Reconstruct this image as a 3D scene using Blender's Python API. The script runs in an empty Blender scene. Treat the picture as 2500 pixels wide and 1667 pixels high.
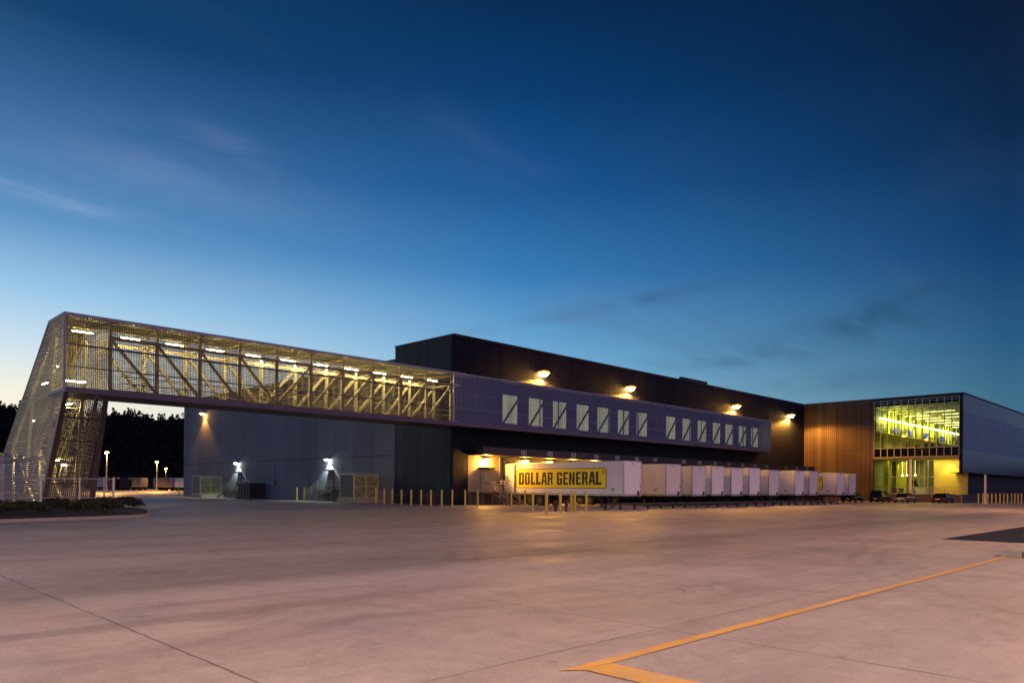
import bpy, bmesh, math, random
from mathutils import Vector, Matrix
random.seed(7)
R = math.radians
sc = bpy.context.scene
COL = sc.collection

# ------------------------------------------------------------------ camera
F = 1795.0; HC = 1.65; TH = math.atan(0.0078)
cam = bpy.data.cameras.new("Camera"); camo = bpy.data.objects.new("Camera", cam); COL.objects.link(camo)
cam.lens = F / 2500 * 36; cam.sensor_width = 36; cam.shift_y = 357.5 / 2500
cam.clip_start = 0.1; cam.clip_end = 6000
camo.location = (0, 0, HC)
camo.rotation_euler = (Matrix.Rotation(R(-45), 3, 'Z') @ Matrix.Rotation(R(90), 3, 'X') @ Matrix.Rotation(TH, 3, 'Z')).to_euler()
sc.camera = camo

def unroll(x, y):
    dx, dy = x - 1250, y - 1191
    return (dx * math.cos(TH) + dy * math.sin(TH)) / F, (-dx * math.sin(TH) + dy * math.cos(TH)) / F
def gp(x, y, Z=0.0):                     # point of height Z seen at a photo pixel
    u, v = unroll(x, y); S = math.sqrt(2) * (HC - Z) / v
    return S * (1 + u) / 2, S * (1 - u) / 2
def xa(x, Y, y=1190):                    # X on plane Y
    u = unroll(x, y)[0]; return Y * (1 + u) / (1 - u)
def ya(x, X, y=1190):                    # Y on plane X
    u = unroll(x, y)[0]; return X * (1 - u) / (1 + u)

# ------------------------------------------------------------------ mesh builder
class MB:
    def __init__(s): s.v = []; s.f = []; s.m = []
    def quad(s, pts, mi=0):
        n = len(s.v); s.v += [tuple(p) for p in pts]; s.f.append(tuple(range(n, n + len(pts)))); s.m.append(mi); return s
    def box(s, x0, y0, z0, x1, y1, z1, mi=0):
        if x0 > x1: x0, x1 = x1, x0
        if y0 > y1: y0, y1 = y1, y0
        if z0 > z1: z0, z1 = z1, z0
        n = len(s.v)
        s.v += [(x0,y0,z0),(x1,y0,z0),(x1,y1,z0),(x0,y1,z0),(x0,y0,z1),(x1,y0,z1),(x1,y1,z1),(x0,y1,z1)]
        for f in ((0,3,2,1),(4,5,6,7),(0,1,5,4),(1,2,6,5),(2,3,7,6),(3,0,4,7)):
            s.f.append(tuple(n + i for i in f)); s.m.append(mi)
        return s
    def beam(s, a, b, w, h=None, mi=0, up=(0, 0, 1)):
        h = h or w; a = Vector(a); b = Vector(b); d = (b - a).normalized(); up = Vector(up)
        if abs(d.dot(up)) > .98: up = Vector((0, 1, 0))
        r = d.cross(up).normalized() * (w / 2); t = r.cross(d).normalized() * (h / 2)
        n = len(s.v)
        for p in (a, b):
            s.v += [tuple(p - r - t), tuple(p + r - t), tuple(p + r + t), tuple(p - r + t)]
        for f in ((3,2,1,0),(4,5,6,7),(0,1,5,4),(1,2,6,5),(2,3,7,6),(3,0,4,7)):
            s.f.append(tuple(n + i for i in f)); s.m.append(mi)
        return s
    def tube(s, a, b, r0, r1=None, n=12, mi=0, caps=True):
        r1 = r0 if r1 is None else r1
        a = Vector(a); b = Vector(b); d = (b - a).normalized()
        e = Vector((1, 0, 0)) if abs(d.x) < .9 else Vector((0, 1, 0))
        e = (e - d * e.dot(d)).normalized(); g = d.cross(e)
        k = len(s.v)
        for p, r in ((a, r0), (b, r1)):
            for i in range(n):
                t = 2 * math.pi * i / n; s.v.append(tuple(p + (e * math.cos(t) + g * math.sin(t)) * r))
        for i in range(n):
            j = (i + 1) % n; s.f.append((k + i, k + j, k + n + j, k + n + i)); s.m.append(mi)
        if caps:
            s.f.append(tuple(k + i for i in reversed(range(n)))); s.m.append(mi)
            s.f.append(tuple(k + n + i for i in range(n))); s.m.append(mi)
        return s
    def pipe(s, pts, r, n=8, mi=0):
        for a, b in zip(pts, pts[1:]): s.tube(a, b, r, n=n, mi=mi)
        return s
    def lathe(s, c, prof, n=16, mi=0):                # profile of (radius, z)
        k = len(s.v)
        for (r, z) in prof:
            for i in range(n):
                t = 2 * math.pi * i / n; s.v.append((c[0] + r * math.cos(t), c[1] + r * math.sin(t), c[2] + z))
        for q in range(len(prof) - 1):
            for i in range(n):
                j = (i + 1) % n
                s.f.append((k + q*n + i, k + q*n + j, k + (q+1)*n + j, k + (q+1)*n + i)); s.m.append(mi)
        s.f.append(tuple(k + i for i in reversed(range(n)))); s.m.append(mi)
        s.f.append(tuple(k + (len(prof)-1)*n + i for i in range(n))); s.m.append(mi)
        return s
    def prism(s, poly, fn, d0, d1, mi=0):             # poly 2D, fn(u,v,d)->xyz
        n = len(poly); k = len(s.v)
        for d in (d0, d1):
            for p in poly: s.v.append(tuple(fn(p[0], p[1], d)))
        s.f.append(tuple(k + i for i in reversed(range(n)))); s.m.append(mi)
        s.f.append(tuple(k + n + i for i in range(n))); s.m.append(mi)
        for i in range(n):
            j = (i + 1) % n; s.f.append((k + i, k + j, k + n + j, k + n + i)); s.m.append(mi)
        return s
    def build(s, name, mats, parent=None, smooth=False, shift=None):
        me = bpy.data.meshes.new(name)
        if shift is not None:
            s.v = [(a - shift[0], b - shift[1], c - shift[2]) for a, b, c in s.v]
        me.from_pydata(s.v, [], s.f)
        mats = mats if isinstance(mats, (list, tuple)) else [mats]
        for m in mats: me.materials.append(m)
        me.polygons.foreach_set('material_index', s.m)
        bm = bmesh.new(); bm.from_mesh(me); bmesh.ops.recalc_face_normals(bm, faces=bm.faces)
        if smooth:
            bmesh.ops.remove_doubles(bm, verts=bm.verts, dist=1e-4)
            for f in bm.faces: f.smooth = True
            for e in bm.edges:
                if len(e.link_faces) == 2 and e.calc_face_angle(0) > R(38): e.smooth = False
        bm.to_mesh(me); bm.free(); me.update()
        o = bpy.data.objects.new(name, me); COL.objects.link(o)
        if parent: o.parent = parent
        return o

def tag(o, label=None, cat=None, group=None, kind=None):
    if label: o['label'] = label
    if cat: o['category'] = cat
    if group: o['group'] = group
    if kind: o['kind'] = kind
    return o
def empty(name, loc=(0, 0, 0), rz=0, **k):
    o = bpy.data.objects.new(name, None); COL.objects.link(o); o.location = loc; o.rotation_euler = (0, 0, rz)
    o.empty_display_size = .3
    return tag(o, **k)
def copy_tree(o, parent=None):
    c = o.copy(); COL.objects.link(c)
    if parent: c.parent = parent
    for ch in list(o.children): copy_tree(ch, c)
    return c

# ------------------------------------------------------------------ materials
def mat(name, col=(.5, .5, .5), rough=.6, metal=0.0, var=0.0, vscale=3.0, bump=0.0, bscale=40, emit=None, estr=0, spec=.5, stretch=(1, 1, 1)):
    m = bpy.data.materials.new(name); m.use_nodes = True; nt = m.node_tree; b = nt.nodes['Principled BSDF']
    b.inputs['Base Color'].default_value = (*col, 1); b.inputs['Roughness'].default_value = rough
    b.inputs['Metallic'].default_value = metal; b.inputs['Specular IOR Level'].default_value = spec
    if emit:
        b.inputs['Emission Color'].default_value = (*emit, 1); b.inputs['Emission Strength'].default_value = estr
    if var or bump:
        tc = nt.nodes.new('ShaderNodeTexCoord'); mp = nt.nodes.new('ShaderNodeMapping'); mp.inputs['Scale'].default_value = stretch
        nt.links.new(tc.outputs['Object'], mp.inputs['Vector'])
    if var:
        n = nt.nodes.new('ShaderNodeTexNoise'); n.inputs['Scale'].default_value = vscale; n.inputs['Detail'].default_value = 6; n.inputs['Roughness'].default_value = .65
        nt.links.new(mp.outputs[0], n.inputs['Vector'])
        r = nt.nodes.new('ShaderNodeMapRange'); r.inputs['From Min'].default_value = .3; r.inputs['From Max'].default_value = .7
        r.inputs['To Min'].default_value = 1 - var; r.inputs['To Max'].default_value = 1 + var
        nt.links.new(n.outputs['Fac'], r.inputs['Value'])
        mx = nt.nodes.new('ShaderNodeVectorMath'); mx.operation = 'SCALE'; mx.inputs[0].default_value = col
        nt.links.new(r.outputs[0], mx.inputs['Scale']); nt.links.new(mx.outputs[0], b.inputs['Base Color'])
    if bump:
        n2 = nt.nodes.new('ShaderNodeTexNoise'); n2.inputs['Scale'].default_value = bscale; n2.inputs['Detail'].default_value = 3
        nt.links.new(mp.outputs[0], n2.inputs['Vector'])
        bp = nt.nodes.new('ShaderNodeBump'); bp.inputs['Strength'].default_value = bump; bp.inputs['Distance'].default_value = .02
        nt.links.new(n2.outputs['Fac'], bp.inputs['Height']); nt.links.new(bp.outputs[0], b.inputs['Normal'])
    return m

class NT:                                             # tiny node helper
    def __init__(s, nt): s.nt = nt
    def n(s, t, **k):
        o = s.nt.nodes.new(t)
        for a, b in k.items(): setattr(o, a, b)
        return o
    def l(s, a, b): s.nt.links.new(a, b)
    def math(s, op, a, b=None, c=None, clamp=False):
        o = s.n('ShaderNodeMath', operation=op, use_clamp=clamp)
        for i, x in enumerate((a, b, c)):
            if x is None: continue
            if hasattr(x, 'is_linked'): s.l(x, o.inputs[i])
            else: o.inputs[i].default_value = x
        return o.outputs[0]
    def noise(s, vec, scale, detail=4, rough=.6, dist=0):
        o = s.n('ShaderNodeTexNoise'); o.inputs['Scale'].default_value = scale; o.inputs['Detail'].default_value = detail
        o.inputs['Roughness'].default_value = rough; o.inputs['Distortion'].default_value = dist
        if vec is not None: s.l(vec, o.inputs['Vector'])
        return o.outputs['Fac']
    def rng(s, v, a, b, c, d, smooth=False):
        o = s.n('ShaderNodeMapRange'); o.interpolation_type = 'SMOOTHSTEP' if smooth else 'LINEAR'
        s.l(v, o.inputs['Value'])
        for k, x in zip(('From Min', 'From Max', 'To Min', 'To Max'), (a, b, c, d)):
            if hasattr(x, 'is_linked'): s.l(x, o.inputs[k])
            else: o.inputs[k].default_value = x
        return o.outputs[0]
    def mix(s, f, a, b):
        o = s.n('ShaderNodeMix', data_type='RGBA')
        if hasattr(f, 'is_linked'): s.l(f, o.inputs[0])
        else: o.inputs[0].default_value = f
        for i, x in ((6, a), (7, b)):
            if hasattr(x, 'is_linked'): s.l(x, o.inputs[i])
            else: o.inputs[i].default_value = (*x, 1)
        return o.outputs[2]
    def comb(s, x, y, z):
        o = s.n('ShaderNodeCombineXYZ')
        for i, q in enumerate((x, y, z)):
            if hasattr(q, 'is_linked'): s.l(q, o.inputs[i])
            else: o.inputs[i].default_value = q
        return o.outputs[0]

def concrete_mat():
    m = bpy.data.materials.new('concrete_slabs'); m.use_nodes = True; N = NT(m.node_tree); b = m.node_tree.nodes['Principled BSDF']
    tc = N.n('ShaderNodeTexCoord'); sp = N.n('ShaderNodeSeparateXYZ'); N.l(tc.outputs['Object'], sp.inputs[0])
    X, Y = sp.outputs['X'], sp.outputs['Y']
    P = tc.outputs['Object']
    gx = N.math('DIVIDE', N.math('SUBTRACT', X, 2.87), 4.55); gy = N.math('DIVIDE', N.math('SUBTRACT', Y, 9.2), 4.27)
    ix, iy = N.math('FLOOR', gx), N.math('FLOOR', gy)
    wob = N.math('MULTIPLY', N.math('SUBTRACT', N.noise(P, 3.0, 3), .5), .012)
    dx = N.math('MULTIPLY', N.math('ABSOLUTE', N.math('SUBTRACT', N.math('SUBTRACT', N.math('ADD', gx, wob), N.math('FLOOR', N.math('ADD', N.math('ADD', gx, wob), .5))), 0)), 4.55)
    dy = N.math('MULTIPLY', N.math('ABSOLUTE', N.math('SUBTRACT', N.math('SUBTRACT', N.math('ADD', gy, wob), N.math('FLOOR', N.math('ADD', N.math('ADD', gy, wob), .5))), 0)), 4.27)
    jx = N.rng(dx, .008, .022, 1, 0, True); jy = N.rng(dy, .005, .016, 1, 0, True)
    # some joints are open and dark, others sealed and nearly invisible
    hx = N.n('ShaderNodeTexWhiteNoise', noise_dimensions='1D'); N.l(N.math('FLOOR', N.math('ADD', gx, .5)), hx.inputs['W'])
    hy = N.n('ShaderNodeTexWhiteNoise', noise_dimensions='1D'); N.l(N.math('ADD', N.math('FLOOR', N.math('ADD', gy, .5)), 31.7), hy.inputs['W'])
    brk = N.rng(N.noise(P, .35, 3), .35, .6, .35, 1)
    joint = N.math('MULTIPLY', N.math('MAXIMUM', N.math('MULTIPLY', jx, N.rng(hx.outputs['Value'], 0, 1, .8, 1)),
                           N.math('MULTIPLY', jy, N.rng(hy.outputs['Value'], 0, 1, .65, 1))), brk)
    wn = N.n('ShaderNodeTexWhiteNoise', noise_dimensions='2D'); N.l(N.comb(ix, iy, 0), wn.inputs['Vector'])
    slab = N.rng(wn.outputs['Value'], 0, 1, .93, 1.06)
    big = N.rng(N.noise(P, .045, 4), .35, .65, .82, 1.12)
    mp = N.n('ShaderNodeMapping'); mp.inputs['Rotation'].default_value = (0, 0, R(3)); mp.inputs['Scale'].default_value = (.045, .50, 1)
    N.l(P, mp.inputs['Vector'])
    lanes = N.rng(N.noise(mp.outputs[0], 1.0, 6, .62), .36, .66, 1.10, .82)
    mp2 = N.n('ShaderNodeMapping'); mp2.inputs['Rotation'].default_value = (0, 0, R(-38)); mp2.inputs['Scale'].default_value = (.25, 2.6, 1)
    N.l(P, mp2.inputs['Vector'])
    scuff = N.rng(N.noise(mp2.outputs[0], 1.0, 6, .7), .55, .75, 1.0, .86)
    scuff2 = N.rng(N.noise(mp2.outputs[0], 2.3, 3, .5), .62, .72, 0, .12)
    mott = N.math('MULTIPLY', N.rng(N.noise(P, .9, 9, .76, .8), .3, .7, .86, 1.10), N.rng(N.noise(P, 4.2, 7, .78, .5), .3, .7, .88, 1.10))
    fine = N.math('MULTIPLY', N.rng(N.noise(P, 26, 5, .75), .3, .7, .82, 1.14), N.rng(N.noise(P, 110, 3, .8), .35, .7, 1.08, .82))
    stain = N.math('MULTIPLY', N.rng(N.noise(P, .33, 6, .7, 1.2), .54, .74, 1.0, .66), N.rng(N.noise(P, .8, 7, .75, 2.0), .56, .66, 1.0, .84))
    lane = N.math('MULTIPLY', N.rng(N.math('ABSOLUTE', N.math('SUBTRACT', N.math('ADD', Y, N.math('MULTIPLY', N.noise(P, .12, 3), 3.0)), 14.6)), .3, 2.4, 1, 0, True), N.rng(N.noise(mp.outputs[0], 1.7, 5), .3, .6, .35, 1))
    lane = N.math('SUBTRACT', 1, N.math('MULTIPLY', lane, .34))
    trk = N.n('ShaderNodeMapping'); trk.inputs['Rotation'].default_value = (0, 0, R(24)); trk.inputs['Scale'].default_value = (.06, 1.5, 1); N.l(P, trk.inputs['Vector'])
    tracks = N.rng(N.noise(trk.outputs[0], 1.0, 3, .5, .4), .60, .70, 1.0, .84)
    f = N.math('MULTIPLY', N.math('MULTIPLY', slab, lane), tracks)
    # curved tyre marks left by turning trucks
    for (cx, cy, rad, k_) in ((26, -14, 21.5, .16), (26, -14, 22.1, .13), (-6, 30, 24.0, .15), (-6, 30, 24.7, .12), (14, 33, 26.5, .12), (40, 32, 31, .14), (40, 32, 31.6, .12), (2, -9, 17.2, .12), (2, -9, 16.6, .10)):
        ddx, ddy = N.math('SUBTRACT', X, cx), N.math('SUBTRACT', Y, cy)
        dr = N.math('ABSOLUTE', N.math('SUBTRACT', N.math('SQRT', N.math('ADD', N.math('MULTIPLY', ddx, ddx), N.math('MULTIPLY', ddy, ddy))), rad))
        mk = N.math('MULTIPLY', N.rng(dr, .06, .22, 1, 0, True), N.rng(N.noise(P, .22 + rad * .003, 4), .42, .6, 0, 1))
        f = N.math('MULTIPLY', f, N.math('SUBTRACT', 1, N.math('MULTIPLY', mk, k_)))
    grit = N.rng(N.noise(P, 55, 2, .5), .66, .70, 1.0, .62); f = N.math('MULTIPLY', f, grit)
    vo = N.n('ShaderNodeTexVoronoi', feature='DISTANCE_TO_EDGE'); vo.inputs['Scale'].default_value = .23
    wv = N.n('ShaderNodeVectorMath', operation='ADD'); N.l(P, wv.inputs[0]); nz_ = N.n('ShaderNodeTexNoise'); nz_.inputs['Scale'].default_value = .9; nz_.inputs['Detail'].default_value = 8; N.l(P, nz_.inputs['Vector'])
    N.l(nz_.outputs['Color'], wv.inputs[1]); N.l(wv.outputs[0], vo.inputs['Vector'])
    crack = N.math('MULTIPLY', N.rng(vo.outputs['Distance'], .001, .004, 1, 0), N.rng(N.noise(P, .11, 3), .52, .60, 0, .55)); f = N.math('MULTIPLY', f, N.math('SUBTRACT', 1, crack))
    drips = N.rng(N.noise(P, 2.2, 2, .5), .72, .78, 1.0, .70); f = N.math('MULTIPLY', f, drips)
    for q in (big, lanes, scuff, mott, fine, stain): f = N.math('MULTIPLY', f, q)
    f = N.math('MULTIPLY', f, N.math('ADD', scuff2, 1))
    f = N.math('MULTIPLY', f, N.math('SUBTRACT', 1, N.math('MULTIPLY', joint, .75)))
    c = N.mix(N.rng(N.noise(P, .12, 3), .4, .6, 0, 1), (.42, .355, .35), (.45, .37, .335))
    vm = N.n('ShaderNodeVectorMath', operation='SCALE'); N.l(c, vm.inputs[0]); N.l(f, vm.inputs['Scale'])
    N.l(vm.outputs[0], b.inputs['Base Color'])
    N.l(N.rng(N.noise(P, .5, 4), .3, .7, .48, .72), b.inputs['Roughness']); b.inputs['Specular IOR Level'].default_value = .35
    h = N.math('SUBTRACT', N.math('ADD', N.math('MULTIPLY', N.noise(P, 60, 3), .15), N.math('MULTIPLY', N.noise(P, 2, 4), .4)), joint)
    bp = N.n('ShaderNodeBump'); bp.inputs['Strength'].default_value = .25; bp.inputs['Distance'].default_value = .02
    N.l(h, bp.inputs['Height']); N.l(bp.outputs[0], b.inputs['Normal'])
    return m

def ribbed_mat(name, axis, col, col2, pitch=.32, rough=.45, metal=.6):
    """profiled metal cladding: vertical ribs of mixed widths with a dotted, perforated pattern in some of them"""
    m = bpy.data.materials.new(name); m.use_nodes = True; N = NT(m.node_tree); b = m.node_tree.nodes['Principled BSDF']
    tc = N.n('ShaderNodeTexCoord'); sp = N.n('ShaderNodeSeparateXYZ'); N.l(tc.outputs['Object'], sp.inputs[0])
    A = sp.outputs[axis]; Z = sp.outputs['Z']
    g = N.math('DIVIDE', A, pitch); ig = N.math('FLOOR', g); fr = N.math('FRACT', g)
    wn = N.n('ShaderNodeTexWhiteNoise', noise_dimensions='1D'); N.l(ig, wn.inputs['W'])
    r = wn.outputs['Value']
    rib = N.rng(N.math('ABSOLUTE', N.math('SUBTRACT', fr, .5)), .36, .46, 1, .15, True)
    dots = N.math('MULTIPLY', N.math('GREATER_THAN', N.math('FRACT', N.math('ADD', N.math('DIVIDE', Z, .30), N.math('MULTIPLY', N.math('FRACT', N.math('MULTIPLY', ig, .37)), 1.0))), .42), N.math('GREATER_THAN', r, .45))
    seam = N.math('LESS_THAN', N.math('FRACT', N.math('DIVIDE', Z, 4.05)), .012)
    f = N.math('MULTIPLY', N.rng(r, 0, 1, .75, 1.15), rib)
    f = N.math('MULTIPLY', f, N.math('SUBTRACT', 1, N.math('MULTIPLY', dots, .38)))
    f = N.math('MULTIPLY', f, N.math('SUBTRACT', 1, N.math('MULTIPLY', seam, .5)))
    c = N.mix(r, col, col2); vm = N.n('ShaderNodeVectorMath', operation='SCALE'); N.l(c, vm.inputs[0]); N.l(f, vm.inputs['Scale'])
    N.l(vm.outputs[0], b.inputs['Base Color']); b.inputs['Roughness'].default_value = rough; b.inputs['Metallic'].default_value = metal; b.inputs['Specular IOR Level'].default_value = .25
    bp = N.n('ShaderNodeBump'); bp.inputs['Strength'].default_value = .9; bp.inputs['Distance'].default_value = .05
    N.l(N.math('SUBTRACT', rib, N.math('MULTIPLY', dots, .35)), bp.inputs['Height']); N.l(bp.outputs[0], b.inputs['Normal'])
    return m

def precast_mat():
    m = bpy.data.materials.new('precast_panels'); m.use_nodes = True; N = NT(m.node_tree); b = m.node_tree.nodes['Principled BSDF']
    tc = N.n('ShaderNodeTexCoord'); sp = N.n('ShaderNodeSeparateXYZ'); N.l(tc.outputs['Object'], sp.inputs[0])
    Y, Z = sp.outputs['Y'], sp.outputs['Z']; P = tc.outputs['Object']
    g = N.math('DIVIDE', N.math('SUBTRACT', Y, 62.3), 3.85)
    d = N.math('MULTIPLY', N.math('ABSOLUTE', N.math('SUBTRACT', g, N.math('FLOOR', N.math('ADD', g, .5)))), 3.85)
    j = N.rng(d, .02, .05, 1, 0)
    jz = N.math('MAXIMUM', N.rng(N.math('ABSOLUTE', N.math('SUBTRACT', Z, 4.95)), .03, .07, 1, 0), N.rng(N.math('ABSOLUTE', N.math('SUBTRACT', Z, 1.3)), .01, .04, .6, 0))
    wn = N.n('ShaderNodeTexWhiteNoise', noise_dimensions='1D'); N.l(N.math('FLOOR', g), wn.inputs['W'])
    f = N.math('MULTIPLY', N.rng(wn.outputs['Value'], 0, 1, .85, 1.12), N.rng(N.noise(P, .25, 5), .3, .7, .88, 1.1))
    f = N.math('MULTIPLY', f, N.rng(N.noise(P, 12, 4), .3, .7, .95, 1.05))
    f = N.math('MULTIPLY', f, N.math('SUBTRACT', 1, N.math('MULTIPLY', N.math('MAXIMUM', j, jz), .55)))
    vm = N.n('ShaderNodeVectorMath', operation='SCALE'); vm.inputs[0].default_value = (.19, .185, .245); N.l(f, vm.inputs['Scale'])
    N.l(vm.outputs[0], b.inputs['Base Color']); b.inputs['Roughness'].default_value = .8
    bp = N.n('ShaderNodeBump'); bp.inputs['Strength'].default_value = .4; bp.inputs['Distance'].default_value = .03
    N.l(N.math('SUBTRACT', N.math('MULTIPLY', N.noise(P, 30, 3), .2), j), bp.inputs['Height']); N.l(bp.outputs[0], b.inputs['Normal'])
    return m

def block_mat():                                     # stack bond concrete masonry on the porch wall (plane of Y and Z)
    m = bpy.data.materials.new('block_masonry'); m.use_nodes = True; N = NT(m.node_tree); b = m.node_tree.nodes['Principled BSDF']
    tc = N.n('ShaderNodeTexCoord'); sp = N.n('ShaderNodeSeparateXYZ'); N.l(tc.outputs['Object'], sp.inputs[0])
    def ln(s, w):
        fr = N.math('FRACT', N.math('DIVIDE', s, w)); return N.rng(N.math('ABSOLUTE', N.math('SUBTRACT', fr, .5)), .44, .49, 0, 1)
    j = N.math('MAXIMUM', ln(sp.outputs['Y'], .21), ln(sp.outputs['Z'], .21))
    f = N.math('MULTIPLY', N.math('SUBTRACT', 1, N.math('MULTIPLY', j, .35)), N.rng(N.noise(tc.outputs['Object'], 4, 4), .3, .7, .9, 1.08))
    vm = N.n('ShaderNodeVectorMath', operation='SCALE'); vm.inputs[0].default_value = (.56, .44, .10); N.l(f, vm.inputs['Scale'])
    N.l(vm.outputs[0], b.inputs['Base Color']); b.inputs['Roughness'].default_value = .6
    return m

def panel_mat(name, axis, col, step, rough, zlines=(), metal=0.0, var=.15, emit=0):
    m = bpy.data.materials.new(name); m.use_nodes = True; N = NT(m.node_tree); b = m.node_tree.nodes['Principled BSDF']
    tc = N.n('ShaderNodeTexCoord'); sp = N.n('ShaderNodeSeparateXYZ'); N.l(tc.outputs['Object'], sp.inputs[0])
    g = N.math('DIVIDE', sp.outputs[axis], step); fr = N.math('FRACT', g)
    j = N.rng(N.math('ABSOLUTE', N.math('SUBTRACT', fr, .5)), .46, .49, 0, 1)
    for z in zlines:
        j = N.math('MAXIMUM', j, N.rng(N.math('ABSOLUTE', N.math('SUBTRACT', sp.outputs['Z'], z)), .05, .1, 1, 0))
    wn = N.n('ShaderNodeTexWhiteNoise', noise_dimensions='1D'); N.l(N.math('FLOOR', g), wn.inputs['W'])
    f = N.math('MULTIPLY', N.rng(wn.outputs['Value'], 0, 1, 1 - var, 1 + var), N.math('SUBTRACT', 1, N.math('MULTIPLY', j, .5)))
    f = N.math('MULTIPLY', f, N.rng(N.noise(tc.outputs['Object'], .4, 4), .3, .7, .9, 1.1))
    vm = N.n('ShaderNodeVectorMath', operation='SCALE'); vm.inputs[0].default_value = col; N.l(f, vm.inputs['Scale'])
    N.l(vm.outputs[0], b.inputs['Base Color']); b.inputs['Roughness'].default_value = rough; b.inputs['Metallic'].default_value = metal
    if emit:
        N.l(vm.outputs[0], b.inputs['Emission Color']); b.inputs['Emission Strength'].default_value = emit
    bp = N.n('ShaderNodeBump'); bp.inputs['Strength'].default_value = .6; bp.inputs['Distance'].default_value = .03
    N.l(N.math('ADD', N.math('MULTIPLY', wn.outputs['Value'], .6), N.noise(tc.outputs['Object'], 1.2, 3)), bp.inputs['Height']); N.l(bp.outputs[0], b.inputs['Normal'])
    return m

def glass_mat(name, tint=(.9, .95, .9), refl=.12):
    m = bpy.data.materials.new(name); m.use_nodes = True; nt = m.node_tree; N = NT(nt)
    out = nt.nodes['Material Output']; nt.nodes.remove(nt.nodes['Principled BSDF'])
    t = N.n('ShaderNodeBsdfTransparent'); t.inputs[0].default_value = (*tint, 1)
    g = N.n('ShaderNodeBsdfGlossy'); g.inputs['Roughness'].default_value = .03
    fr = N.n('ShaderNodeFresnel'); fr.inputs['IOR'].default_value = 1.4
    mx = N.n('ShaderNodeMixShader'); N.l(N.math('MULTIPLY', fr.outputs[0], .8, clamp=True), mx.inputs[0]); N.l(t.outputs[0], mx.inputs[1]); N.l(g.outputs[0], mx.inputs[2])
    N.l(mx.outputs[0], out.inputs['Surface']); return m

def paint_mat():                                     # worn yellow road paint, concrete showing through
    m = bpy.data.materials.new('road_paint_yellow'); m.use_nodes = True; N = NT(m.node_tree); b = m.node_tree.nodes['Principled BSDF']
    tc = N.n('ShaderNodeTexCoord'); P = tc.outputs['Object']
    wear = N.math('MAXIMUM', N.rng(N.noise(P, 9, 8, .8), .50, .62, 0, .8), N.rng(N.noise(P, .8, 5, .7), .45, .70, 0, .6))
    c = N.mix(wear, (.60, .32, .045), (.42, .35, .33)); v = N.n('ShaderNodeVectorMath', operation='SCALE'); N.l(c, v.inputs[0]); N.l(N.rng(N.noise(P, 1.7, 6), .3, .7, .82, 1.12), v.inputs['Scale'])
    N.l(v.outputs[0], b.inputs['Base Color']); b.inputs['Roughness'].default_value = .7
    return m
def emis(name, col, s):
    return mat(name, (.8, .8, .8), emit=col, estr=s)

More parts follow.
